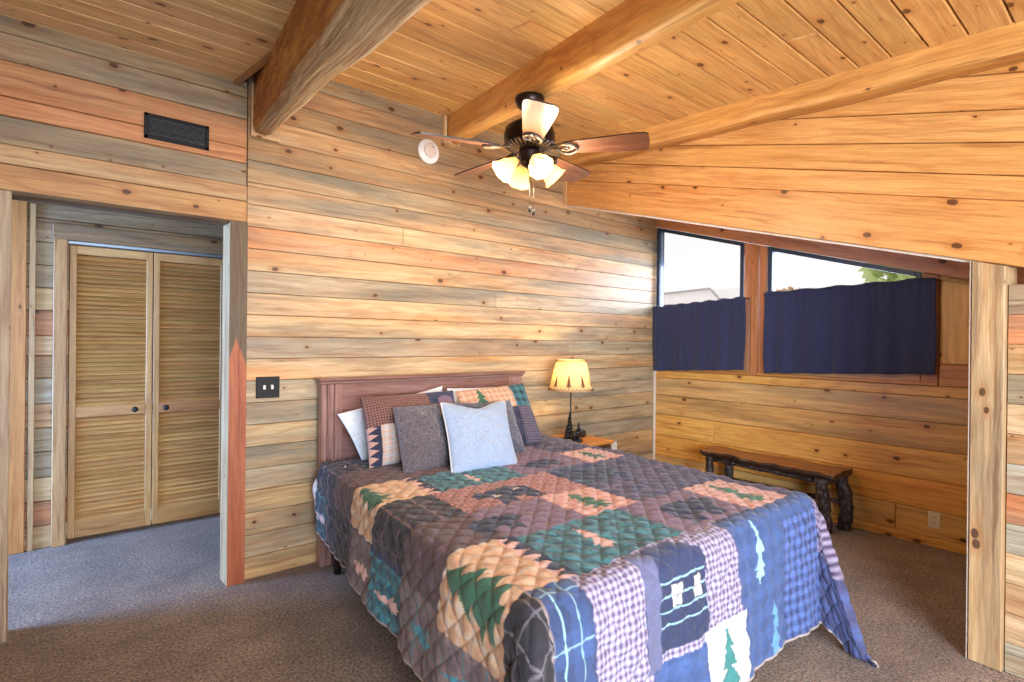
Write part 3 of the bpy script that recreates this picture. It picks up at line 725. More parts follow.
    cell(.50, .82, 2.73, 9, den); cell(.82, 1.12, 2.69, 9, lambda x, y: plaid(x, y, C_cr, S_(176, 176, 180), C_wh, .09))
    # zigzag bands
    for (x0_, b0, b1) in ((.245, .76, 1.12), (.17, 1.86, 2.28)):
        z = (b-b0) % .07; m_ = (b > b0) & (b < b1) & (a > x0_) & (a < x0_+.085); paint(o, m_, C_pk)
        paint(o, m_ & ((a-x0_) > np.abs(z-.035)*2.2), C_nv*.7)
    # motifs
    for ca, b0, b1, w_, c in ((-.03, .80, 1.09, .14, C_gn), (-.10, 1.87, 2.26, .17, C_gn), (.62, .86, 1.05, .05, C_pk), (.53, 1.95, 2.2, .06, C_pk), (1.67, .80, 1.08, .10, C_gn),
                              (.88, 1.54, 1.84, .11, C_gn), (1.64, 1.93, 2.26, .10, C_gn*1.2), (1.30, 2.36, 2.64, .055, C_lt), (1.42, 2.74, 3.0, .06, S_(96, 150, 186)), (.97, 2.72, 3.02, .09, S_(54, 120, 116)),
                              (-.42, .86, 1.08, .06, C_pk), (-.44, 1.2, 1.44, .05, C_pk), (-.42, .02, .22, .05, C_pk), (-.40, 1.6, 1.8, .06, C_tl), (-.42, 1.95, 2.2, .06, C_tl)):
        paint(o, tree(a, b, ca, b0, b1, w_), c)
    for ca, cb, s, f_ in ((.62, 1.33, .17, 1), (.20+.08, 1.68, .13, -1), (1.2, .93, .13, 1), (1.2, 2.08, .17, -1), (1.27, 1.32, .13, 1)):
        paint(o, bear(a, b, ca, cb, s, f_), C_nv*.6)
    paint(o, ((a-.53)**2+(b-1.35)**2 < .012**2*4) | ((a-.70)**2+(b-1.30)**2 < .02**2), C_cr)
    # cabin
    x, y = a-.44, b-2.30
    roof = (y > 0.0) & (y < .17) & (x > .03+.0*y) & (x < .42) & (y > np.abs(x-.2)*.55-.04)
    body = (y >= .15) & (y < .40) & (x > .02) & (x < .41); chim = (x > 0.03) & (x < .12) & (y > .0) & (y < .44)
    paint(o, roof, C_nv*1.1); paint(o, body, C_nv*.9); paint(o, body & (((y-.15) % .05) < .006), C_lt*1.1); paint(o, chim, S_(96, 98, 130))
    for wx_ in (.215, .345):
        wm = (np.abs(x-wx_) < .026) & (y > .17) & (y < .245); paint(o, wm, S_(222, 216, 186)); paint(o, wm & ((np.abs(x-wx_) < .003) | (np.abs(y-.207) < .003)), C_sl)
    # pale stitched grid on the denim
    gl = (a > 1.45) & (b > 2.4) & ((np.abs(b-2.47) < .0022) | (np.abs(b-2.66) < .002) | (np.abs(b-2.88) < .002)); paint(o, gl & (a < 9), C_lt)
    gl = (a < .19) & (a > -.2) & (b > 2.28) & ((np.abs(b-2.42) < .0022) | (np.abs(a-.05) < .0022)); paint(o, gl, C_lt)
    # piping
    gl = (np.abs(a+.0) < .004) & (b > 2.2); paint(o, gl, S_(150, 130, 120))
    return np.clip(o, 0, 1)

def fabric_mesh(name, P, A_uv, colors, mat, parent=None):
    """P: (R,C,3) numpy grid; colors (R,C,3)"""
    R_, C_ = P.shape[:2]
    me = bpy.data.meshes.new(name)
    idx = np.arange(R_*C_).reshape(R_, C_)
    F = np.stack([idx[:-1, :-1], idx[:-1, 1:], idx[1:, 1:], idx[1:, :-1]], -1).reshape(-1, 4)
    me.vertices.add(R_*C_); me.vertices.foreach_set('co', P.reshape(-1).astype(np.float32))
    me.loops.add(len(F)*4); me.loops.foreach_set('vertex_index', F.reshape(-1).astype(np.int32))
    me.polygons.add(len(F)); me.polygons.foreach_set('loop_start', (np.arange(len(F))*4).astype(np.int32))
    me.polygons.foreach_set('use_smooth', np.ones(len(F), bool))
    me.update(calc_edges=True)
    at = me.color_attributes.new('tint', 'FLOAT_COLOR', 'POINT')
    cc_ = np.concatenate([colors.reshape(-1, 3), np.ones((R_*C_, 1))], 1); at.data.foreach_set('color', cc_.reshape(-1).astype(np.float32))
    uvl = me.uv_layers.new(name='UVMap'); uvl.data.foreach_set('uv', A_uv.reshape(-1, 2)[F.reshape(-1)].reshape(-1).astype(np.float32))
    me.materials.append(mat)
    o = bpy.data.objects.new(name, me); COL.objects.link(o)
    if parent: o.parent = parent
    return o
FAB = attr_fabric('patchwork_cotton', .8, wb=.3)

WID = 1.92; LEN = YH-YF
def quilt_pos(a, b):
    """vectorised position of the cloth point (a,b)"""
    r = .10
    hangL = np.clip(-a+.0, 0, None); hangR = np.clip(a-WID, 0, None); hangF = np.clip(b-LEN, 0, None)
    yy = YH-np.clip(b, -1, LEN)
    xl = 1.555+(yy-3.65)*.145; xr = 3.42+(yy-3.6)*.125
    xt = xl+(xr-xl)*np.clip(a, 0, WID)/WID
    hs = np.maximum(hangL, hangR); sx = np.where(hangL > 0, -1., 1.)
    d = np.sqrt(hs**2+hangF**2)
    ang = np.arctan2(hangF, hs+1e-9)              # 0: side, pi/2: foot
    both = (hs > 0) & (hangF > 0)
    # a quilt hangs down, rounding over the mattress edge
    def drop(d):  # returns outward, down
        arc = r*PI/2
        th = np.clip(d/r, 0, PI/2)
        out = r*np.sin(th)*.55; dn = r*(1-np.cos(th))
        e = np.clip(d-arc, 0, None)
        return out, dn+e
    out, dn = drop(d)
    fl = np.clip(d-.12, 0, None)
    # flare and folds
    side_wave = .016*np.sin(b*7.0+1)+.01*np.sin(b*17)
    foot_wave = .016*np.sin(a*6.0+2)+.008*np.sin(a*19)
    w_ = np.where(ang > PI/4, foot_wave, side_wave)*np.clip(d/.5, 0, 1)
    hf = np.where(hs > 0, .12+.88*np.clip(b/1.6, 0, 1), 1.); outd = out*(.4+.6*hf)+.07*fl*hf+w_*(~both)*hf
    ca_, sa_ = np.cos(ang), np.sin(ang)
    x = xt+sx*ca_*outd; y = yy-sa_*outd
    # corner flap: the spare cloth pushes outwards as one pointed fold
    k = np.where(both, np.clip(1-np.abs(ang-PI/4)/(PI/4), 0, 1), 0.)
    k = k**.9
    amp = np.clip(d-.05, 0, None)*.43
    dirx = np.where(sx > 0, -.52, -.55); diry = np.where(sx > 0, -.90, -.70)
    x = x+k*amp*dirx; y = y+k*amp*diry
    # just beside the fold the panel tucks back in
    z = ZT-dn
    z = z-np.where(both, k*.0, 0)
    z = np.where(z < .02, .02+np.clip(.02-z, 0, .4)*.02, z)
    return x, y, z
NA, NB = 500, 470
aL, aR, bT, bB = -.56, WID+.60, .02, LEN+.655
A = np.linspace(aL, aR, NA); B = np.linspace(bT, bB, NB)
AA, BB = np.meshgrid(A, B)
# hem line: higher near the headboard on the doorway side
hl_ = np.clip((BB-0)/2.3, 0, 1); AAs = np.where(AA < 0, AA*(.84+.16*hl_), AA)
x, y, z = quilt_pos(AAs, BB)
P = np.stack([x, y, z], -1)
du = np.gradient(P, axis=1); dv = np.gradient(P, axis=0); nn_ = np.cross(dv, du); nn_ /= np.linalg.norm(nn_, axis=-1, keepdims=True)+1e-9
if nn_[NB//2, NA//2, 2] < 0: nn_ = -nn_
q = .078; s1 = np.abs(np.sin(PI*(AA+BB)/q/1.0*.7071)); s2 = np.abs(np.sin(PI*(AA-BB)/q*.7071))
puff = np.minimum(s1, s2)**.6
rs = np.random.RandomState(3)
def vnoise(A_, B_, sc_):
    g = rs.rand(64, 64); u = (A_/sc_) % 63; v = (B_/sc_) % 63; i = u.astype(int); j = v.astype(int); fu = u-i; fv = v-j
    fu = fu*fu*(3-2*fu); fv = fv*fv*(3-2*fv)
    return (g[i, j]*(1-fu)+g[(i+1) % 64, j]*fu)*(1-fv)+(g[i, (j+1) % 64]*(1-fu)+g[(i+1) % 64, (j+1) % 64]*fu)*fv
wr = vnoise(AA+5, BB+5, .03)*.5+vnoise(AA+5, BB+5, .07)
P = P+nn_*(puff*.010+wr*.009+.012*vnoise(AA+2, BB+2, .33)-.004)[..., None]
P[..., 2] = np.maximum(P[..., 2], .012)
colq = quilt_color(AA.reshape(-1), BB.reshape(-1)).reshape(NB, NA, 3)
# binding on the hem
edge = (AA < aL+.012) | (AA > aR-.012) | (BB > bB-.012)
colq[edge] = lin((176, 160, 150))
quilt = fabric_mesh('quilt', P, np.stack([AA, BB], -1), colq, FAB)
md = quilt.modifiers.new('thick', 'SOLIDIFY'); md.thickness = .008; md.offset = -1 if True else 1
tag(quilt, 'patchwork lodge quilt with pine trees, bears and a cabin spread over the bed', 'quilt')

# white sheet peeping out between quilt and headboard
rows = []
for i in range(40):
    t = i/39; y = 3.64-.62*t; row = []
    for j in range(30):
        s = j/29
        zz_ = .70-.30*s*(1-.25*t)-.02*math.sin(t*9); xo = .11*math.sin(min(1, s*1.5)*PI/2)*(1-1.0*t)+.012*math.sin(t*14+s*5)
        row.append(V((bxl(y)+.08-.02*t-xo*1.3, y, zz_-.06*s*math.sin(t*PI))))
    rows.append(row)
m = MB(); m.grid(rows); sh = m.build('bed_sheet', LINEN); md = sh.modifiers.new('t', 'SOLIDIFY'); md.thickness = .004
tag(sh, 'white sheet edge showing at the bed side below the pillows', 'sheet')

# ------------------------------------------------------------------ pillows
def pillow(name, label, cat, TL, TR, BR, BL, thick, colf, mat, group=None, n_=90, ear=.06, fuzz=0.0, seam=None, wr_=.006, sag=0.0):
    TL, TR, BR, BL = [np.array(p, float) for p in (TL, TR, BR, BL)]
    u = np.linspace(0, 1, n_); U, Vv = np.meshgrid(u, u)    # V: 0 top
    nrm = np.cross(BL-TL, TR-TL); nrm /= np.linalg.norm(nrm)
    if nrm[1] > 0: nrm = -nrm
    # pinched edges between the corners
    pin = ear
    Uc = U+pin*np.sin(PI*Vv)*(-(U-.5)*2)*np.abs(2*U-1)**1.5*.5; Vc = Vv+(pin*np.sin(PI*U)+sag*np.exp(-((U-.5)/.25)**2)*2*(Vv < .5))*(-(Vv-.5)*2)*np.abs(2*Vv-1)**1.5*.5
    S = (TL[None, None]*((1-Uc)*(1-Vc))[..., None]+TR[None, None]*(Uc*(1-Vc))[..., None]+BR[None, None]*(Uc*Vc)[..., None]+BL[None, None]*((1-Uc)*Vc)[..., None])
    prof = (np.clip(1-np.abs(2*U-1)**2.4, 0, 1)*np.clip(1-np.abs(2*Vv-1)**2.4, 0, 1))**.5
    wob = (vnoise(U*3+1, Vv*3+1, .25)-.5)*wr_*3+(vnoise(U*3+4, Vv*3+7, .08)-.5)*wr_
    Lx = np.linalg.norm(TR-TL); Ly = np.linalg.norm(BL-TL)
    F_ = S+nrm*(prof*(thick/2+wob*1.0))[..., None]; Bk = S-nrm*(prof*thick/2)[..., None]
    if fuzz: F_ = F_+nrm*((rs.rand(n_, n_)-.5)*fuzz*(prof > .1))[..., None]
    cf = colf(U*Lx, Vv*Ly, U, Vv)
    PP = np.concatenate([F_, Bk[::-1][1:]], 0); CC = np.concatenate([cf, cf[::-1][1:]], 0)
    UVs = np.concatenate([np.stack([U*Lx, Vv*Ly], -1), np.stack([U*Lx, Vv*Ly], -1)[::-1][1:]], 0)
    o = fabric_mesh(name, PP, UVs, CC, mat)
    me = o.data; bm = bmesh.new(); bm.from_mesh(me); bmesh.ops.remove_doubles(bm, verts=bm.verts, dist=5e-4); bmesh.ops.recalc_face_normals(bm, faces=bm.faces); bm.to_mesh(me); bm.free()
    tag(o, label, cat, group)
    if seam:
        m = MB(); ring = [S[0, i] for i in range(0, n_, 3)]+[S[i, -1] for i in range(0, n_, 3)]+[S[-1, n_-1-i] for i in range(0, n_, 3)]+[S[n_-1-i, 0] for i in range(0, n_, 3)]+[S[0, 0]]
        m.tube(ring, .0055, 8, caps=False); m.build('piping', seam, o)
    return o
FAB2 = attr_fabric('pillow_linen', .85, wb=.12); FUZZ = attr_fabric('fuzzy_fabric', .95, wb=.8, sheen=.5)
flat = lambda c: (lambda a, b, U, Vv: np.tile(np.array(c), (*a.shape, 1)))
pillow('pillow', 'plain white pillow with its pointed corner sticking out behind the brown houndstooth sham', 'pillow', (1.60, 3.53, 1.015), (2.47, 3.61, 1.155), (2.40, 3.50, .71), (1.74, 3.46, .71), .07, flat(lin((228, 234, 240))), FAB2, ear=.03)
pillow('pillow', 'plain white pillow mostly hidden behind the green-cornered patchwork sham', 'pillow', (2.50, 3.60, 1.135), (3.20, 3.60, 1.125), (3.10, 3.50, .71), (2.45, 3.50, .71), .07, flat(lin((228, 232, 240))), FAB2, ear=.03)
def sham1(a, b, U, Vv):
    sh_ = a.shape; a, b, U, Vv = [q_.reshape(-1) for q_ in (a, b, U, Vv)]
    o = gingham(a, b, S_(150, 104, 92), S_(58, 42, 44), .02)
    m_ = (Vv > .48) & (U < .40); o[m_] = plaid(a[m_], b[m_], C_cr, S_(196, 140, 110), S_(120, 150, 160), .045)
    m_ = (Vv > .48) & (U < .12); o[m_] = S_(190, 150, 136)
    z_ = b % .05; o[m_ & (U > np.abs(z_-.025)*3.4-.0)[...]] = C_nv*.6
    m_ = (U > .36) & (Vv > .48); o[m_] = plaid(a[m_], b[m_], C_gn*.35, C_dk*.4, C_tl*.5, .08)
    o[(U > .66) & (Vv < .24)] = C_nv
    o[((U-.86)/.1)**2+((Vv-.2)/.1)**2 < 1] = C_mv
    m_ = (U > .7) & (Vv >= .24); o[m_] = plaid(a[m_], b[m_], C_mv*.7, C_nv, C_mv, .08)
    return o.reshape(*sh_, 3)
def sham2(a, b, U, Vv):
    sh_ = a.shape; a, b, U, Vv = [q_.reshape(-1) for q_ in (a, b, U, Vv)]
    o = plaid(a, b, C_nv*.8, C_dk*.6, C_mv*.7, .09)
    m_ = Vv < .42; o[m_] = plaid(a[m_], b[m_], C_tan*.9, S_(190, 110, 92), C_cr, .05)
    o[tree(a, b, .17, .02, .2, .07)] = C_gn
    m_ = (U > .72) & (Vv < .42); o[m_] = mixc(C_tl*.8, C_tl*.15, (sq(a[m_], .07)+sq(b[m_], .07))/2)
    m_ = (U > .72) & (Vv >= .42); o[m_] = gingham(a[m_], b[m_], S_(112, 104, 124), S_(58, 46, 62), .02)
    return o.reshape(*sh_, 3)
pillow('pillow_sham', 'brown houndstooth patchwork sham leaning by the headboard, beside the doorway side', 'pillow', (1.73, 3.47, 1.12), (2.475, 3.48, 1.13), (2.37, 3.21, .72), (1.66, 3.20, .715), .14, sham1, FAB, ear=.03, n_=150)
bpy.data.objects['pillow_sham']['label'] = 'brown houndstooth patchwork sham leaning on the headboard behind the charcoal pillow'
pillow('pillow_sham', 'patchwork sham with dark green checked corner standing next to the bedside lamp', 'pillow', (2.495, 3.48, 1.12), (3.15, 3.46, 1.155), (3.12, 3.18, .715), (2.43, 3.18, .715), .14, sham2, FAB, ear=.03, n_=150)
def fz(c0, c1):
    def f_(a, b, U, Vv):
        t = vnoise(a*3+3, b*3+3, .02)*.6+rs.rand(*a.shape)*.4
        return np.array(c0)*(1-t[..., None])+np.array(c1)*t[..., None]
    return f_
pillow('throw_pillow', 'fuzzy charcoal square pillow in front of the brown houndstooth sham', 'pillow', (1.872, 3.30, 1.06), (2.32, 3.33, 1.058), (2.165, 2.99, .70), (1.755, 2.955, .70), .15, fz(lin((44, 40, 48)), lin((122, 112, 120))), FUZZ, ear=.05, fuzz=.009, n_=120)
pillow('throw_pillow', 'charcoal pillow mostly hidden behind the pale blue pillow', 'pillow', (2.33, 3.31, 1.06), (2.90, 3.33, 1.045), (2.76, 2.99, .715), (2.20, 2.99, .715), .11, fz(lin((40, 42, 56)), lin((92, 90, 108))), FUZZ, ear=.04, fuzz=.006, n_=110, sag=.02)
pillow('throw_pillow', 'pale blue-grey velvet pillow with piped edge at the front of the pillows', 'pillow', (2.143, 3.15, 1.085), (2.69, 3.15, 1.065), (2.475, 2.76, .695), (1.99, 2.80, .69), .14, flat(lin((160, 180, 210))), FAB2, ear=.05, seam=plain('piping_cream', lin((208, 206, 204)), .8), sag=.10, n_=110)

# ------------------------------------------------------------------ nightstand
ns = empty('nightstand', 'low wooden nightstand with honey top beside the bed', 'nightstand', loc=(3.73, 3.45, 0))
BODY = lin((108, 82, 72))
m = MB(); m.box((3.455, 3.20, .61), (4.0, 3.73, .64), lin((222, 150, 66)), st(0, .1, .3), .006, 0); m.build('table_top', W_GOLD, ns)
m = MB(); m.box((3.475, 3.222, .09), (3.495, 3.72, .61), BODY, g=.003, axis=2); m.box((3.96, 3.222, .09), (3.98, 3.72, .61), BODY, g=.003, axis=2)
m.box((3.495, 3.70, .09), (3.96, 3.72, .61), BODY, g=.002); m.box((3.495, 3.222, .09), (3.96, 3.70, .11), BODY, g=.002); m.box((3.495, 3.24, .36), (3.96, 3.70, .375), BODY, g=.002); m.build('body', W_RED, ns)
for za, zb in ((.385, .60), (.12, .35)):
    m = MB(); m.box((3.505, 3.21, za), (3.95, 3.235, zb), jit(BODY, .05), st(0, 0, .3), .005, 0); dr = m.build('drawer', W_RED, ns)
    m = MB(); m.lathe([(0, .028), (.010, .027), (.015, .02), (.012, .012), (.006, .006), (.006, 0)], 16, Matrix.Translation((3.727, 3.21, (za+zb)/2)) @ Matrix.Rotation(PI/2, 4, 'X')); m.build('knob', BRONZE, dr)
for x, y in ((3.49, 3.24), (3.965, 3.24), (3.49, 3.70), (3.965, 3.70)):
    m = MB(); m.box((x-.015, y-.015, 0), (x+.015, y+.015, .09), BODY, g=.003); m.build('leg', W_RED, ns)
reloc(ns)

# ------------------------------------------------------------------ table lamp
LX, LY = 3.675, 3.42
lamp = empty('table_lamp', 'lit bedside lamp with cream laced shade on a base of small dark pine trees', 'lamp', loc=(LX, LY, .64))
T_ = Matrix.Translation((LX, LY, .64))
m = MB(); m.lathe([(0, 0), (.105, 0), (.112, .008), (.10, .018), (.05, .024), (0, .03)], 28, T_, wob=lambda a, z: .08*math.sin(3*a)+.04*math.sin(7*a)); m.build('base', RUST, lamp)
m = MB(); m.tube([(LX, LY, .66), (LX, LY, 1.17)], .006, 10); m.lathe([(.006, .45), (.018, .455), (.018, .50), (.012, .51), (.004, .515)], 14, T_); m.build('pole', RUST, lamp)
def pine(cx, cy, z0, h, r, nm):
    m = MB(); L_ = 7; M = Matrix.Translation((cx, cy, z0)); m.tube([(cx, cy, z0), (cx, cy, z0+h*.2)], .006, 8)
    for k in range(L_):
        t0 = .12+.80*k/L_; rr = r*(1-.85*k/L_)
        m.lathe([(.001, h*t0+h*.02), (rr, h*t0), (rr*.55, h*(t0+.09)), (.001, h*(t0+.17))], 14, M, wob=lambda a, z: .18*math.sin(5*a+k*2)+.1*math.sin(9*a))
    m.build(nm, RUST, lamp)
pine(LX-.075, LY-.03, .655, .14, .028, 'pine_figure'); pine(LX+.055, LY-.045, .655, .15, .028, 'pine_figure'); pine(LX, LY+.01, .66, .235, .04, 'pine_figure')
# little bear between the trees
m = MB(); bc = V((LX-.005, LY-.065, .70))
m.lathe([(0, -.04), (.018, -.034), (.026, -.01), (.026, .015), (.017, .034), (0, .04)], 12, Matrix.Translation(bc) @ Matrix.Rotation(PI/2, 4, 'Y')); m.lathe([(0, -.018), (.014, -.01), (.015, .006), (.006, .02), (0, .024)], 10, Matrix.Translation(bc+V((.047, 0, .012))) @ Matrix.Rotation(PI/2, 4, 'Y'))
for dx in (-.025, .02):
    for dy in (-.012, .012): m.tube([bc+V((dx, dy, 0)), bc+V((dx, dy, -.042))], .008, 8)
m.build('bear_figure', RUST, lamp)
SHADE, nt = newmat('lamp_shade_paper'); n = N(nt)
nz = n('ShaderNodeTexNoise', {'Vector': n('ShaderNodeTexCoord').outputs['Object'], 'Scale': 12.0, 'Detail': 4.0}).outputs[0]
scol = n.mix(nz, lin((232, 210, 160)), lin((246, 232, 196)))
n('ShaderNodeOutputMaterial', {0: n('ShaderNodeAddShader', {0: n('ShaderNodeMixShader', {0: .6, 1: n('ShaderNodeBsdfDiffuse', {'Color': scol}).outputs[0], 2: n('ShaderNodeBsdfTranslucent', {'Color': scol}).outputs[0]}).outputs[0],
   1: n('ShaderNodeEmission', {'Color': (*lin((255, 200, 100)), 1), 'Strength': .06}).outputs[0]}).outputs[0]})
r1, r2, zb_, zt_ = .192, .125, .435, .70
m = MB(); m.lathe([(r1, zb_), (r1*.75+r2*.25, zb_*.75+zt_*.25), ((r1+r2)/2, (zb_+zt_)/2), (r2, zt_), (r2-.003, zt_), ((r1+r2)/2-.003, (zb_+zt_)/2), (r1-.003, zb_), (r1, zb_)], 48, T_); m.build('lamp_shade', SHADE, lamp)
LACE = plain('leather_lacing', lin((120, 74, 50)), .7)
for rr, zz0, cnt, dz in ((r1+.002, zb_, 34, .02), (r2+.002, zt_, 22, -.02)):
    pts = []
    for k in range(cnt*2+1):
        a = 2*PI*k/(cnt*2); r_ = rr-(.004 if dz > 0 else -.004)*(k % 2)*1.2; pts.append(T_ @ V((r_*math.cos(a), r_*math.sin(a), zz0+dz*(k % 2))))
    m = MB(); m.tube(pts, .0035, 6, caps=False); m.build('lacing', LACE, lamp)
PRB = plain('print_brown', lin((112, 70, 40)), .8)
for k in range(9):
    m = MB(); a0 = k*2*PI/9+.3; hgt_ = (.105, .085, .095)[k % 3]; zb0 = zb_+.04
    L_ = 6
    for l in range(L_):
        f0 = l/L_; f1 = (l+1.25)/L_; w0 = .024*(1-f0)+.003; w1 = .003
        def pt(da, f):
            z = zb0+hgt_*f; rr = r1+(r2-r1)*((z-zb_)/(zt_-zb_))+.0015; a = a0+da/rr; return T_ @ V((rr*math.cos(a), rr*math.sin(a), z))
        i = m.add([pt(-w0, f0), pt(w0, f0), pt(w1, f1), pt(-w1, f1)]); m.face(i, [(0, 0)]*4)
    i = m.add([pt(-.003, -.12), pt(.003, -.12), pt(.003, .1), pt(-.003, .1)]); m.face(i, [(0, 0)]*4)
    m.build('tree_silhouette', PRB, lamp)
m = MB(); m.lathe([(0, .50), (.012, .51), (.03, .55), (.03, .575), (.018, .60), (0, .606)], 16, T_); m.build('bulb', plain('bulb_glow', (1, .9, .7), .4, emit=(1, .72, .36), es=3), lamp)
reloc(lamp)
# small dark object
oc = MB(); oc.lathe([(0, 0), (.04, 0), (.055, .02), (.052, .05), (.03, .07), (0, .075)], 20, Matrix.Translation((3.885, 3.50, .64)), wob=lambda a, z: .2*math.cos(2*a)); 
o = oc.build('ornament', plain('dark_glaze', lin((34, 36, 34)), .35, 0, .3), None); tag(o, 'small dark rounded ornament on the nightstand next to the lamp', 'ornament')

# ------------------------------------------------------------------ bench
bn = empty('log_bench', 'rustic log bench with live-edge slab seat against the golden window wall', 'bench', loc=(5.0, 2.3, 0))
m = MB(); N_ = 60; top = []; e1, e2 = smoothnoise(31), smoothnoise(44)
zt_, zb_ = .492, .445
def benchpt(t, s, dz):
    y = 2.93-1.24*t; xb_ = 5.195-.03*t+.006*e2(t*9); xf_ = 4.93-.19*t-.028*e1(t*8)-.012*math.sin(t*40)
    if t < .03 or t > .97: xf_ += .02
    x = xb_+(xf_-xb_)*s; return V((x, y+.03*e1(s*4)*(t-.5), zt_+dz+.006*math.sin(t*13+s*4)+.004*math.sin(s*15+t*20)))
rows = []
for i in range(N_+1):
    t = i/N_; row = [benchpt(t, s, 0) for s in [k/12 for k in range(13)]]
    row += [benchpt(t, 1.03, -.018), benchpt(t, .98, -.045)]+[benchpt(t, s, -.05) for s in (.75, .5, .25)]+[benchpt(t, 0.02, -.045)]
    rows.append(row)
nc = len(rows[0]); base = len(m.v)
for r_ in rows: m.add(r_)
SLB = lin((196, 142, 92)); BRK = lin((58, 38, 28))
for i in range(N_):
    for j in range(nc):
        j2 = (j+1) % nc
        m.face([base+i*nc+j, base+i*nc+j2, base+(i+1)*nc+j2, base+(i+1)*nc+j], [(i*.022, j*.03), (i*.022, j*.03+.03), (i*.022+.022, j*.03+.03), (i*.022+.022, j*.03)], SLB if j < 12 else BRK, st(.3, .4, .7), 1 < j < 11)
for e in (0, N_): ix = [base+e*nc+j for j in range(nc)]; m.face(ix, [(p[0], p[2]) for p in [m.v[k] for k in ix]], BRK, st())
m.build('seat', W_BENCH, bn)
def bark():
    m_, nt = newmat('dark_bark'); n = N(nt); tc = n('ShaderNodeTexCoord').outputs['Object']
    nz = n('ShaderNodeTexNoise', {'Vector': n('ShaderNodeMapping', {'Vector': tc, 'Scale': (1, 1, .5)}).outputs[0], 'Scale': 55, 'Detail': 4.0, 'Roughness': .7}).outputs[0]
    col = n.mix(n.ramp(nz, [(.5, 0), (.72, 1)]), lin((36, 24, 22)), lin((136, 112, 104)))
    s = n('ShaderNodeBsdfPrincipled', {'Base Color': col, 'Roughness': .4, 'Normal': n('ShaderNodeBump', {'Strength': .9, 'Distance': .01, 'Height': nz}).outputs[0]})
    n('ShaderNodeOutputMaterial', {0: s.outputs[0]}); return m_
BARK = bark()
def log(p0, p1, r_, nm, bow=(0, 0, 0)):
    m = MB(); p0, p1 = V(p0), V(p1); pts = []; rr = []
    for k in range(13):
        t = k/12; pts.append(p0.lerp(p1, t)+V(bow)*math.sin(PI*t)); rr.append(r_*(1+.10*math.sin(k*2.1)+rnd.uniform(-.05, .05)))
    m.tube(pts, rr, 12, (1, 1, 1), jit=.07); m.build(nm, BARK, bn)
log((4.80, 1.80, .455), (4.93, 1.80, 0), .05, 'leg', (.0, 0, 0)); log((5.06, 1.76, .455), (5.12, 1.74, 0), .052, 'leg', (0, -.035, 0))
log((4.96, 2.84, .455), (5.0, 2.86, 0), .036, 'leg'); log((5.10, 2.72, .455), (5.14, 2.72, 0), .040, 'leg', (0, .01, 0))
log((4.98, 2.86, .20), (4.88, 1.80, .17), .022, 'stretcher'); log((5.12, 2.72, .22), (5.10, 1.75, .22), .02, 'stretcher')
log((4.86, 1.80, .41), (5.1, 1.77, .41), .028, 'cross_rail'); log((4.96, 2.83, .41), (5.12, 2.74, .41), .026, 'cross_rail')
log((4.84, 1.84, .415), (4.97, 2.83, .415), .022, 'apron')
reloc(bn)

# ------------------------------------------------------------------ ceiling fan
FX, FY, FZ = 2.288, 2.479, 2.615
fan = empty('ceiling_fan', 'dark bronze five-blade ceiling fan with lit frosted bell shades', 'ceiling fan', loc=(FX, FY, FZ))
T_ = Matrix.Translation((FX, FY, FZ))
zcan = 3.045+.095*(FY-D)-FZ
m = MB(); m.lathe([(0, zcan), (.085, zcan-.002), (.088, zcan-.02), (.075, zcan-.055), (.04, zcan-.085), (.02, zcan-.09), (0, zcan-.09)], 32, T_); m.build('canopy', BRONZE, fan)
m = MB(); m.tube([(FX, FY, FZ+zcan-.08), (FX, FY, FZ+.14)], .013, 12); m.build('downrod', BRONZE, fan)
m = MB(); m.lathe([(.02, .20), (.05, .19), (.06, .165), (.105, .15), (.14, .125), (.15, .09), (.15, .05), (.142, .03), (.11, .012), (.07, 0), (0, 0)], 40, T_); m.build('motor_housing', BRONZE, fan)
m = MB()
for k in range(30):
    a = 2*PI*k/30; c_, s_ = math.cos(a), math.sin(a)
    m.tube([T_ @ V((.147*c_, .147*s_, .026)), T_ @ V((.12*c_, .12*s_, .010)), T_ @ V((.085*c_, .085*s_, .001))], .0055, 6)
m.build('ribbed_band', PEWTER, fan)
W_BL = wood('blade_walnut', .38, 0, 1.3, .05, .2)
ph0 = 4.049
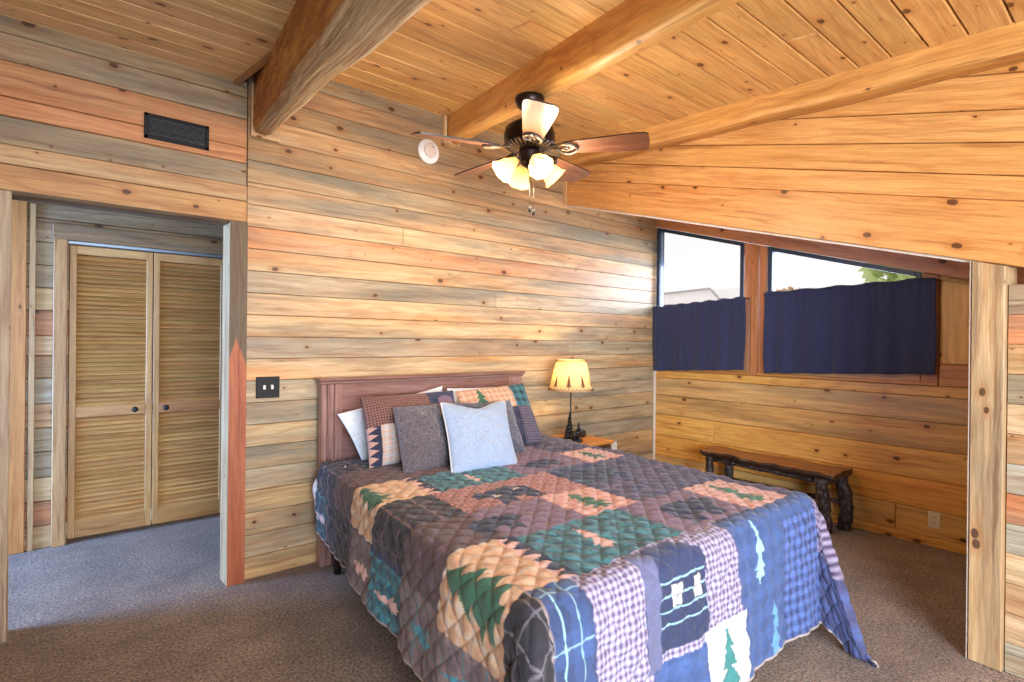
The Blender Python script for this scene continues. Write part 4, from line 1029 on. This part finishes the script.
for k in range(5):
    a = ph0+k*2*PI/5; M = T_ @ Matrix.Rotation(a, 4, 'Z') @ Matrix.Rotation(math.radians(-13), 4, 'X')
    m = MB(); prof = []
    out_ = [(.20, -.05), (.22, -.056), (.40, -.072), (.60, -.088), (.66, -.086), (.68, -.07), (.685, 0), (.68, .07), (.66, .086), (.60, .088), (.40, .072), (.22, .056), (.20, .05)]
    n_ = len(out_); b0 = len(m.v)
    m.add([M @ V((x, y, .004)) for x, y in out_]+[M @ V((x, y, -.004)) for x, y in out_])
    c1 = lin((128, 86, 66)); pr_ = st(0, 0, .6)
    m.face([b0+i for i in range(n_)], [(x, y+k*3) for x, y in out_], c1, pr_); m.face([b0+n_+i for i in reversed(range(n_))], [(x, y+k*5) for x, y in reversed(out_)], c1, pr_)
    for i in range(n_): m.face([b0+i, b0+n_+i, b0+n_+(i+1) % n_, b0+(i+1) % n_], [(0, 0)]*4, lin((30, 22, 20)), pr_)
    bl = m.build('blade', W_BL, fan)
    m = MB(); M2 = M
    for sgn in (-1, 1):
        m.tube([M2 @ V(p) for p in ((.11, 0, .02), (.15, .02*sgn, .004), (.19, .045*sgn, -.009), (.235, .05*sgn, -.012), (.27, .03*sgn, -.012), (.285, 0, -.012))], [.010, .009, .009, .009, .009, .008], 8)
    m.tube([M2 @ V(p) for p in ((.15, 0, .002), (.18, 0, -.008), (.22, .018, -.012), (.24, 0, -.012), (.22, -.018, -.012), (.185, 0, -.010))], .006, 8)
    m.build('blade_bracket', PEWTER if k in (0, 1, 4) else BRONZE, fan)
m = MB(); m.lathe([(0, 0), (.06, 0), (.065, -.02), (.05, -.05), (.055, -.065), (.05, -.085), (.02, -.105), (0, -.115)], 28, T_); m.build('light_kit', BRONZE, fan)
FROST, nt = newmat('frosted_glass_lit'); n = N(nt)
n('ShaderNodeOutputMaterial', {0: n('ShaderNodeAddShader', {0: n('ShaderNodeMixShader', {0: .7, 1: n('ShaderNodeBsdfDiffuse', {'Color': (.7, .58, .34, 1)}).outputs[0], 2: n('ShaderNodeBsdfTranslucent', {'Color': (.75, .60, .34, 1)}).outputs[0]}).outputs[0],
   1: n('ShaderNodeEmission', {'Color': (1, .74, .30, 1), 'Strength': .16}).outputs[0]}).outputs[0]})
BULB = plain('bulb_white', (1, .95, .8), .4, emit=(1, .85, .6), es=2.5)
for k, a in enumerate((math.radians(160), math.radians(250), math.radians(340), math.radians(70))):
    M = T_ @ Matrix.Translation((0, 0, -.06)) @ Matrix.Rotation(a, 4, 'Z') @ Matrix.Translation((.085, 0, -.01)) @ Matrix.Rotation(math.radians(-48), 4, 'Y')
    m = MB(); m.tube([T_ @ V((0, 0, -.05)), T_ @ Matrix.Rotation(a, 4, 'Z') @ V((.05, 0, -.045)), M @ V((0, 0, 0))], .009, 8); arm = m.build('shade_holder', BRONZE, fan)
    m = MB(); m.lathe([(.02, .005), (.024, -.005), (.03, -.02), (.048, -.05), (.055, -.075), (.062, -.10), (.074, -.118), (.071, -.119), (.059, -.10), (.052, -.075), (.045, -.05), (.027, -.02), (.02, .005)], 28, M, wob=lambda a_, z: .05*math.cos(8*a_)*max(0, (-z-.09)/.03)); sh_ = m.build('lamp_shade', FROST, fan)
    m = MB(); m.lathe([(0, -.02), (.012, -.03), (.024, -.06), (.024, -.078), (.014, -.094), (0, -.098)], 14, M); m.build('bulb', BULB, fan)
    L = bpy.data.lights.new('fan_bulb_light', 'POINT'); L.energy = 10; L.color = (1, .82, .58); L.shadow_soft_size = .05
    lo = bpy.data.objects.new('fan_bulb_light', L); COL.objects.link(lo); lo.location = M @ V((0, 0, -.17)); lo['kind'] = 'helper'
for dx, dl in ((-.012, .36), (.02, .375)):
    m = MB(); m.tube([(FX+dx, FY-.02, FZ-.1), (FX+dx, FY-.02, FZ-dl+.03)], .0014, 6); ch = m.build('pull_chain', PEWTER, fan)
    m = MB(); m.lathe([(0, 0), (.006, -.004), (.008, -.02), (.007, -.036), (0, -.04)], 10, Matrix.Translation((FX+dx, FY-.02, FZ-dl+.03))); m.build('pull_fob', BLACK, ch)
reloc(fan)

# ------------------------------------------------------------------ outside
HS = plain('overexposed_siding', lin((250, 246, 242)), .8, 0, .01); RF = plain('overexposed_roof', lin((244, 240, 238)), .8, 0, .02)  # near-white tints: the overexposed daylight look is put into the house colours
hs = empty('house', 'pale gabled house faint in the bright daylight beyond the windows', 'house', loc=(24, 13, -1.0))
m = MB(); m.box((22.4, 11.9, -1), (28, 19.6, 3.1), g=.02); m.build('walls', HS, hs)
m = MB()
i = m.add([(21.8, 12.0, 3.2), (21.8, 20.0, 3.2), (28.6, 20.0, 3.2), (28.6, 12.0, 3.2), (25, 12.6, 4.0), (25, 19.4, 4.0), (22, 12.6, 3.72), (22, 19.4, 3.45)])
for f in ((0, 6, 7, 1), (6, 4, 5, 7), (3, 2, 5, 4), (0, 3, 4, 6), (1, 7, 5, 2), (0, 1, 2, 3)): m.face([i[k] for k in f], [(0, 0)]*4)
m.build('roof', RF, hs)
m = MB(); m.tube([(21.8, 19.4, 3.45), (21.9, 12.6, 3.74), (21.7, 12.0, 3.2)], .05, 6); m.build('gutter', plain('grey_barge', lin((176, 172, 172)), .8), hs); reloc(hs)
def ftree(label, c, r_, h_, col):
    root = empty('tree', label, 'tree', 'trees outside the windows', loc=(c[0], c[1], -1))
    m = MB(); m.tube([(c[0], c[1], -1), (c[0]+.1, c[1], c[2])], [.16, .07], 8); m.build('trunk', plain('trunk_pale', lin((150, 130, 110)), .9), root)
    m = MB(); r2_ = random.Random(int(c[1]*10))
    for k in range(420):
        d = V((r2_.gauss(0, 1), r2_.gauss(0, 1), r2_.gauss(0, 1))).normalized()*r_*r2_.random()**.4; p = V(c)+V((d.x, d.y, d.z*h_))
        a = V((r2_.gauss(0, 1), r2_.gauss(0, 1), r2_.gauss(0, 1))).normalized()*.22; b = a.cross(V((r2_.gauss(0, 1), r2_.gauss(0, 1), r2_.gauss(0, 1)))).normalized()*.14
        i = m.add([p-a, p+b, p+a, p-b]); m.face(i, [(0, 0)]*4)
    m.build('crown', plain('leaf_'+str(int(c[1])), col, .8, trans=.4), root); reloc(root)
ftree('small reddish-tan tree top seen through the wide window', (16, 6.8, 2.52), .7, .6, lin((220, 190, 160)))
ftree('yellow-green tree top at the low end of the wide window', (15, 3.68, 3.07), 1.0, .7, lin((200, 214, 150)))

# ------------------------------------------------------------------ light
wd = bpy.data.worlds.new('sky'); sc.world = wd; wd.use_nodes = True
nt = wd.node_tree; nt.nodes.clear(); n = N(nt)
sp = n('ShaderNodeSeparateXYZ', {0: n('ShaderNodeTexCoord').outputs['Generated']})
f_ = n.math('MULTIPLY_ADD', sp.outputs[2], 2.0, .2, clamp=True)
n('ShaderNodeOutputWorld', {0: n('ShaderNodeBackground', {0: n.mix(f_, (1.0, .97, .93), (.93, .92, .96)), 1: .72}).outputs[0]})
def area(name, loc, target, sx, sy, e, col, spread=PI):
    L = bpy.data.lights.new(name, 'AREA'); L.shape = 'RECTANGLE'; L.size = sx; L.size_y = sy; L.energy = e; L.color = col; L.spread = spread
    o = bpy.data.objects.new(name, L); COL.objects.link(o); o.location = loc
    o.rotation_euler = (V(target)-V(loc)).to_track_quat('-Z', 'Y').to_euler(); return o
area('rear_window_daylight', (-.3, -2.35, 1.45), (3.4, 1.4, .3), 1.7, 1.5, 105, (.72, .84, 1.0), math.radians(110))
area('patio_door_daylight', (1.2, -2.36, 1.2), (1.6, 3, 1.3), 2.0, 2.0, 100, (.92, .95, 1.0))
area('hall_window_daylight', (-2.1, 4.6, 1.2), (2, 4.7, .6), 1.1, 1.9, 210, (.24, .48, 1.0))
area('alcove_window_daylight', (5.65, 2.6, 2.0), (3.5, 2.9, 1.0), 2.4, .8, 75, (.66, .80, 1.0))
L = bpy.data.lights.new('bedside_lamp_light', 'POINT'); L.energy = 7; L.color = (1, .74, .42); L.shadow_soft_size = .035
lo = bpy.data.objects.new('bedside_lamp_light', L); COL.objects.link(lo); lo.location = (LX, LY, .64+.62)

# ------------------------------------------------------------------ camera
f = 576.87; yaw, pitch, roll = 0.718795, 0.000701, 0.010358
cy, sy = math.cos(yaw), math.sin(yaw); cp, sp_ = math.cos(pitch), math.sin(pitch); cr, sr = math.cos(roll), math.sin(roll)
Mw = Matrix(((cr, -sr, 0), (sr, cr, 0), (0, 0, 1))) @ Matrix(((1, 0, 0), (0, cp, -sp_), (0, sp_, cp))) @ Matrix(((1, 0, 0), (0, 0, -1), (0, 1, 0))) @ Matrix(((cy, -sy, 0), (sy, cy, 0), (0, 0, 1)))
cam = bpy.data.cameras.new('camera'); cam.sensor_width = 36; cam.lens = f/1024*36; cam.clip_start = .02; cam.clip_end = 200
co = bpy.data.objects.new('camera', cam); COL.objects.link(co)
X, Yd, Zf = Mw[0], Mw[1], Mw[2]
co.matrix_world = Matrix(((X[0], -Yd[0], -Zf[0], 0), (X[1], -Yd[1], -Zf[1], 0), (X[2], -Yd[2], -Zf[2], 1.5), (0, 0, 0, 1)))
sc.camera = co
vs = sc.view_settings; sc.display_settings.display_device = 'sRGB'
vs.view_transform = 'Standard'; vs.look = 'None'; vs.gamma = 1; vs.use_curve_mapping = False; vs.exposure = 0.62
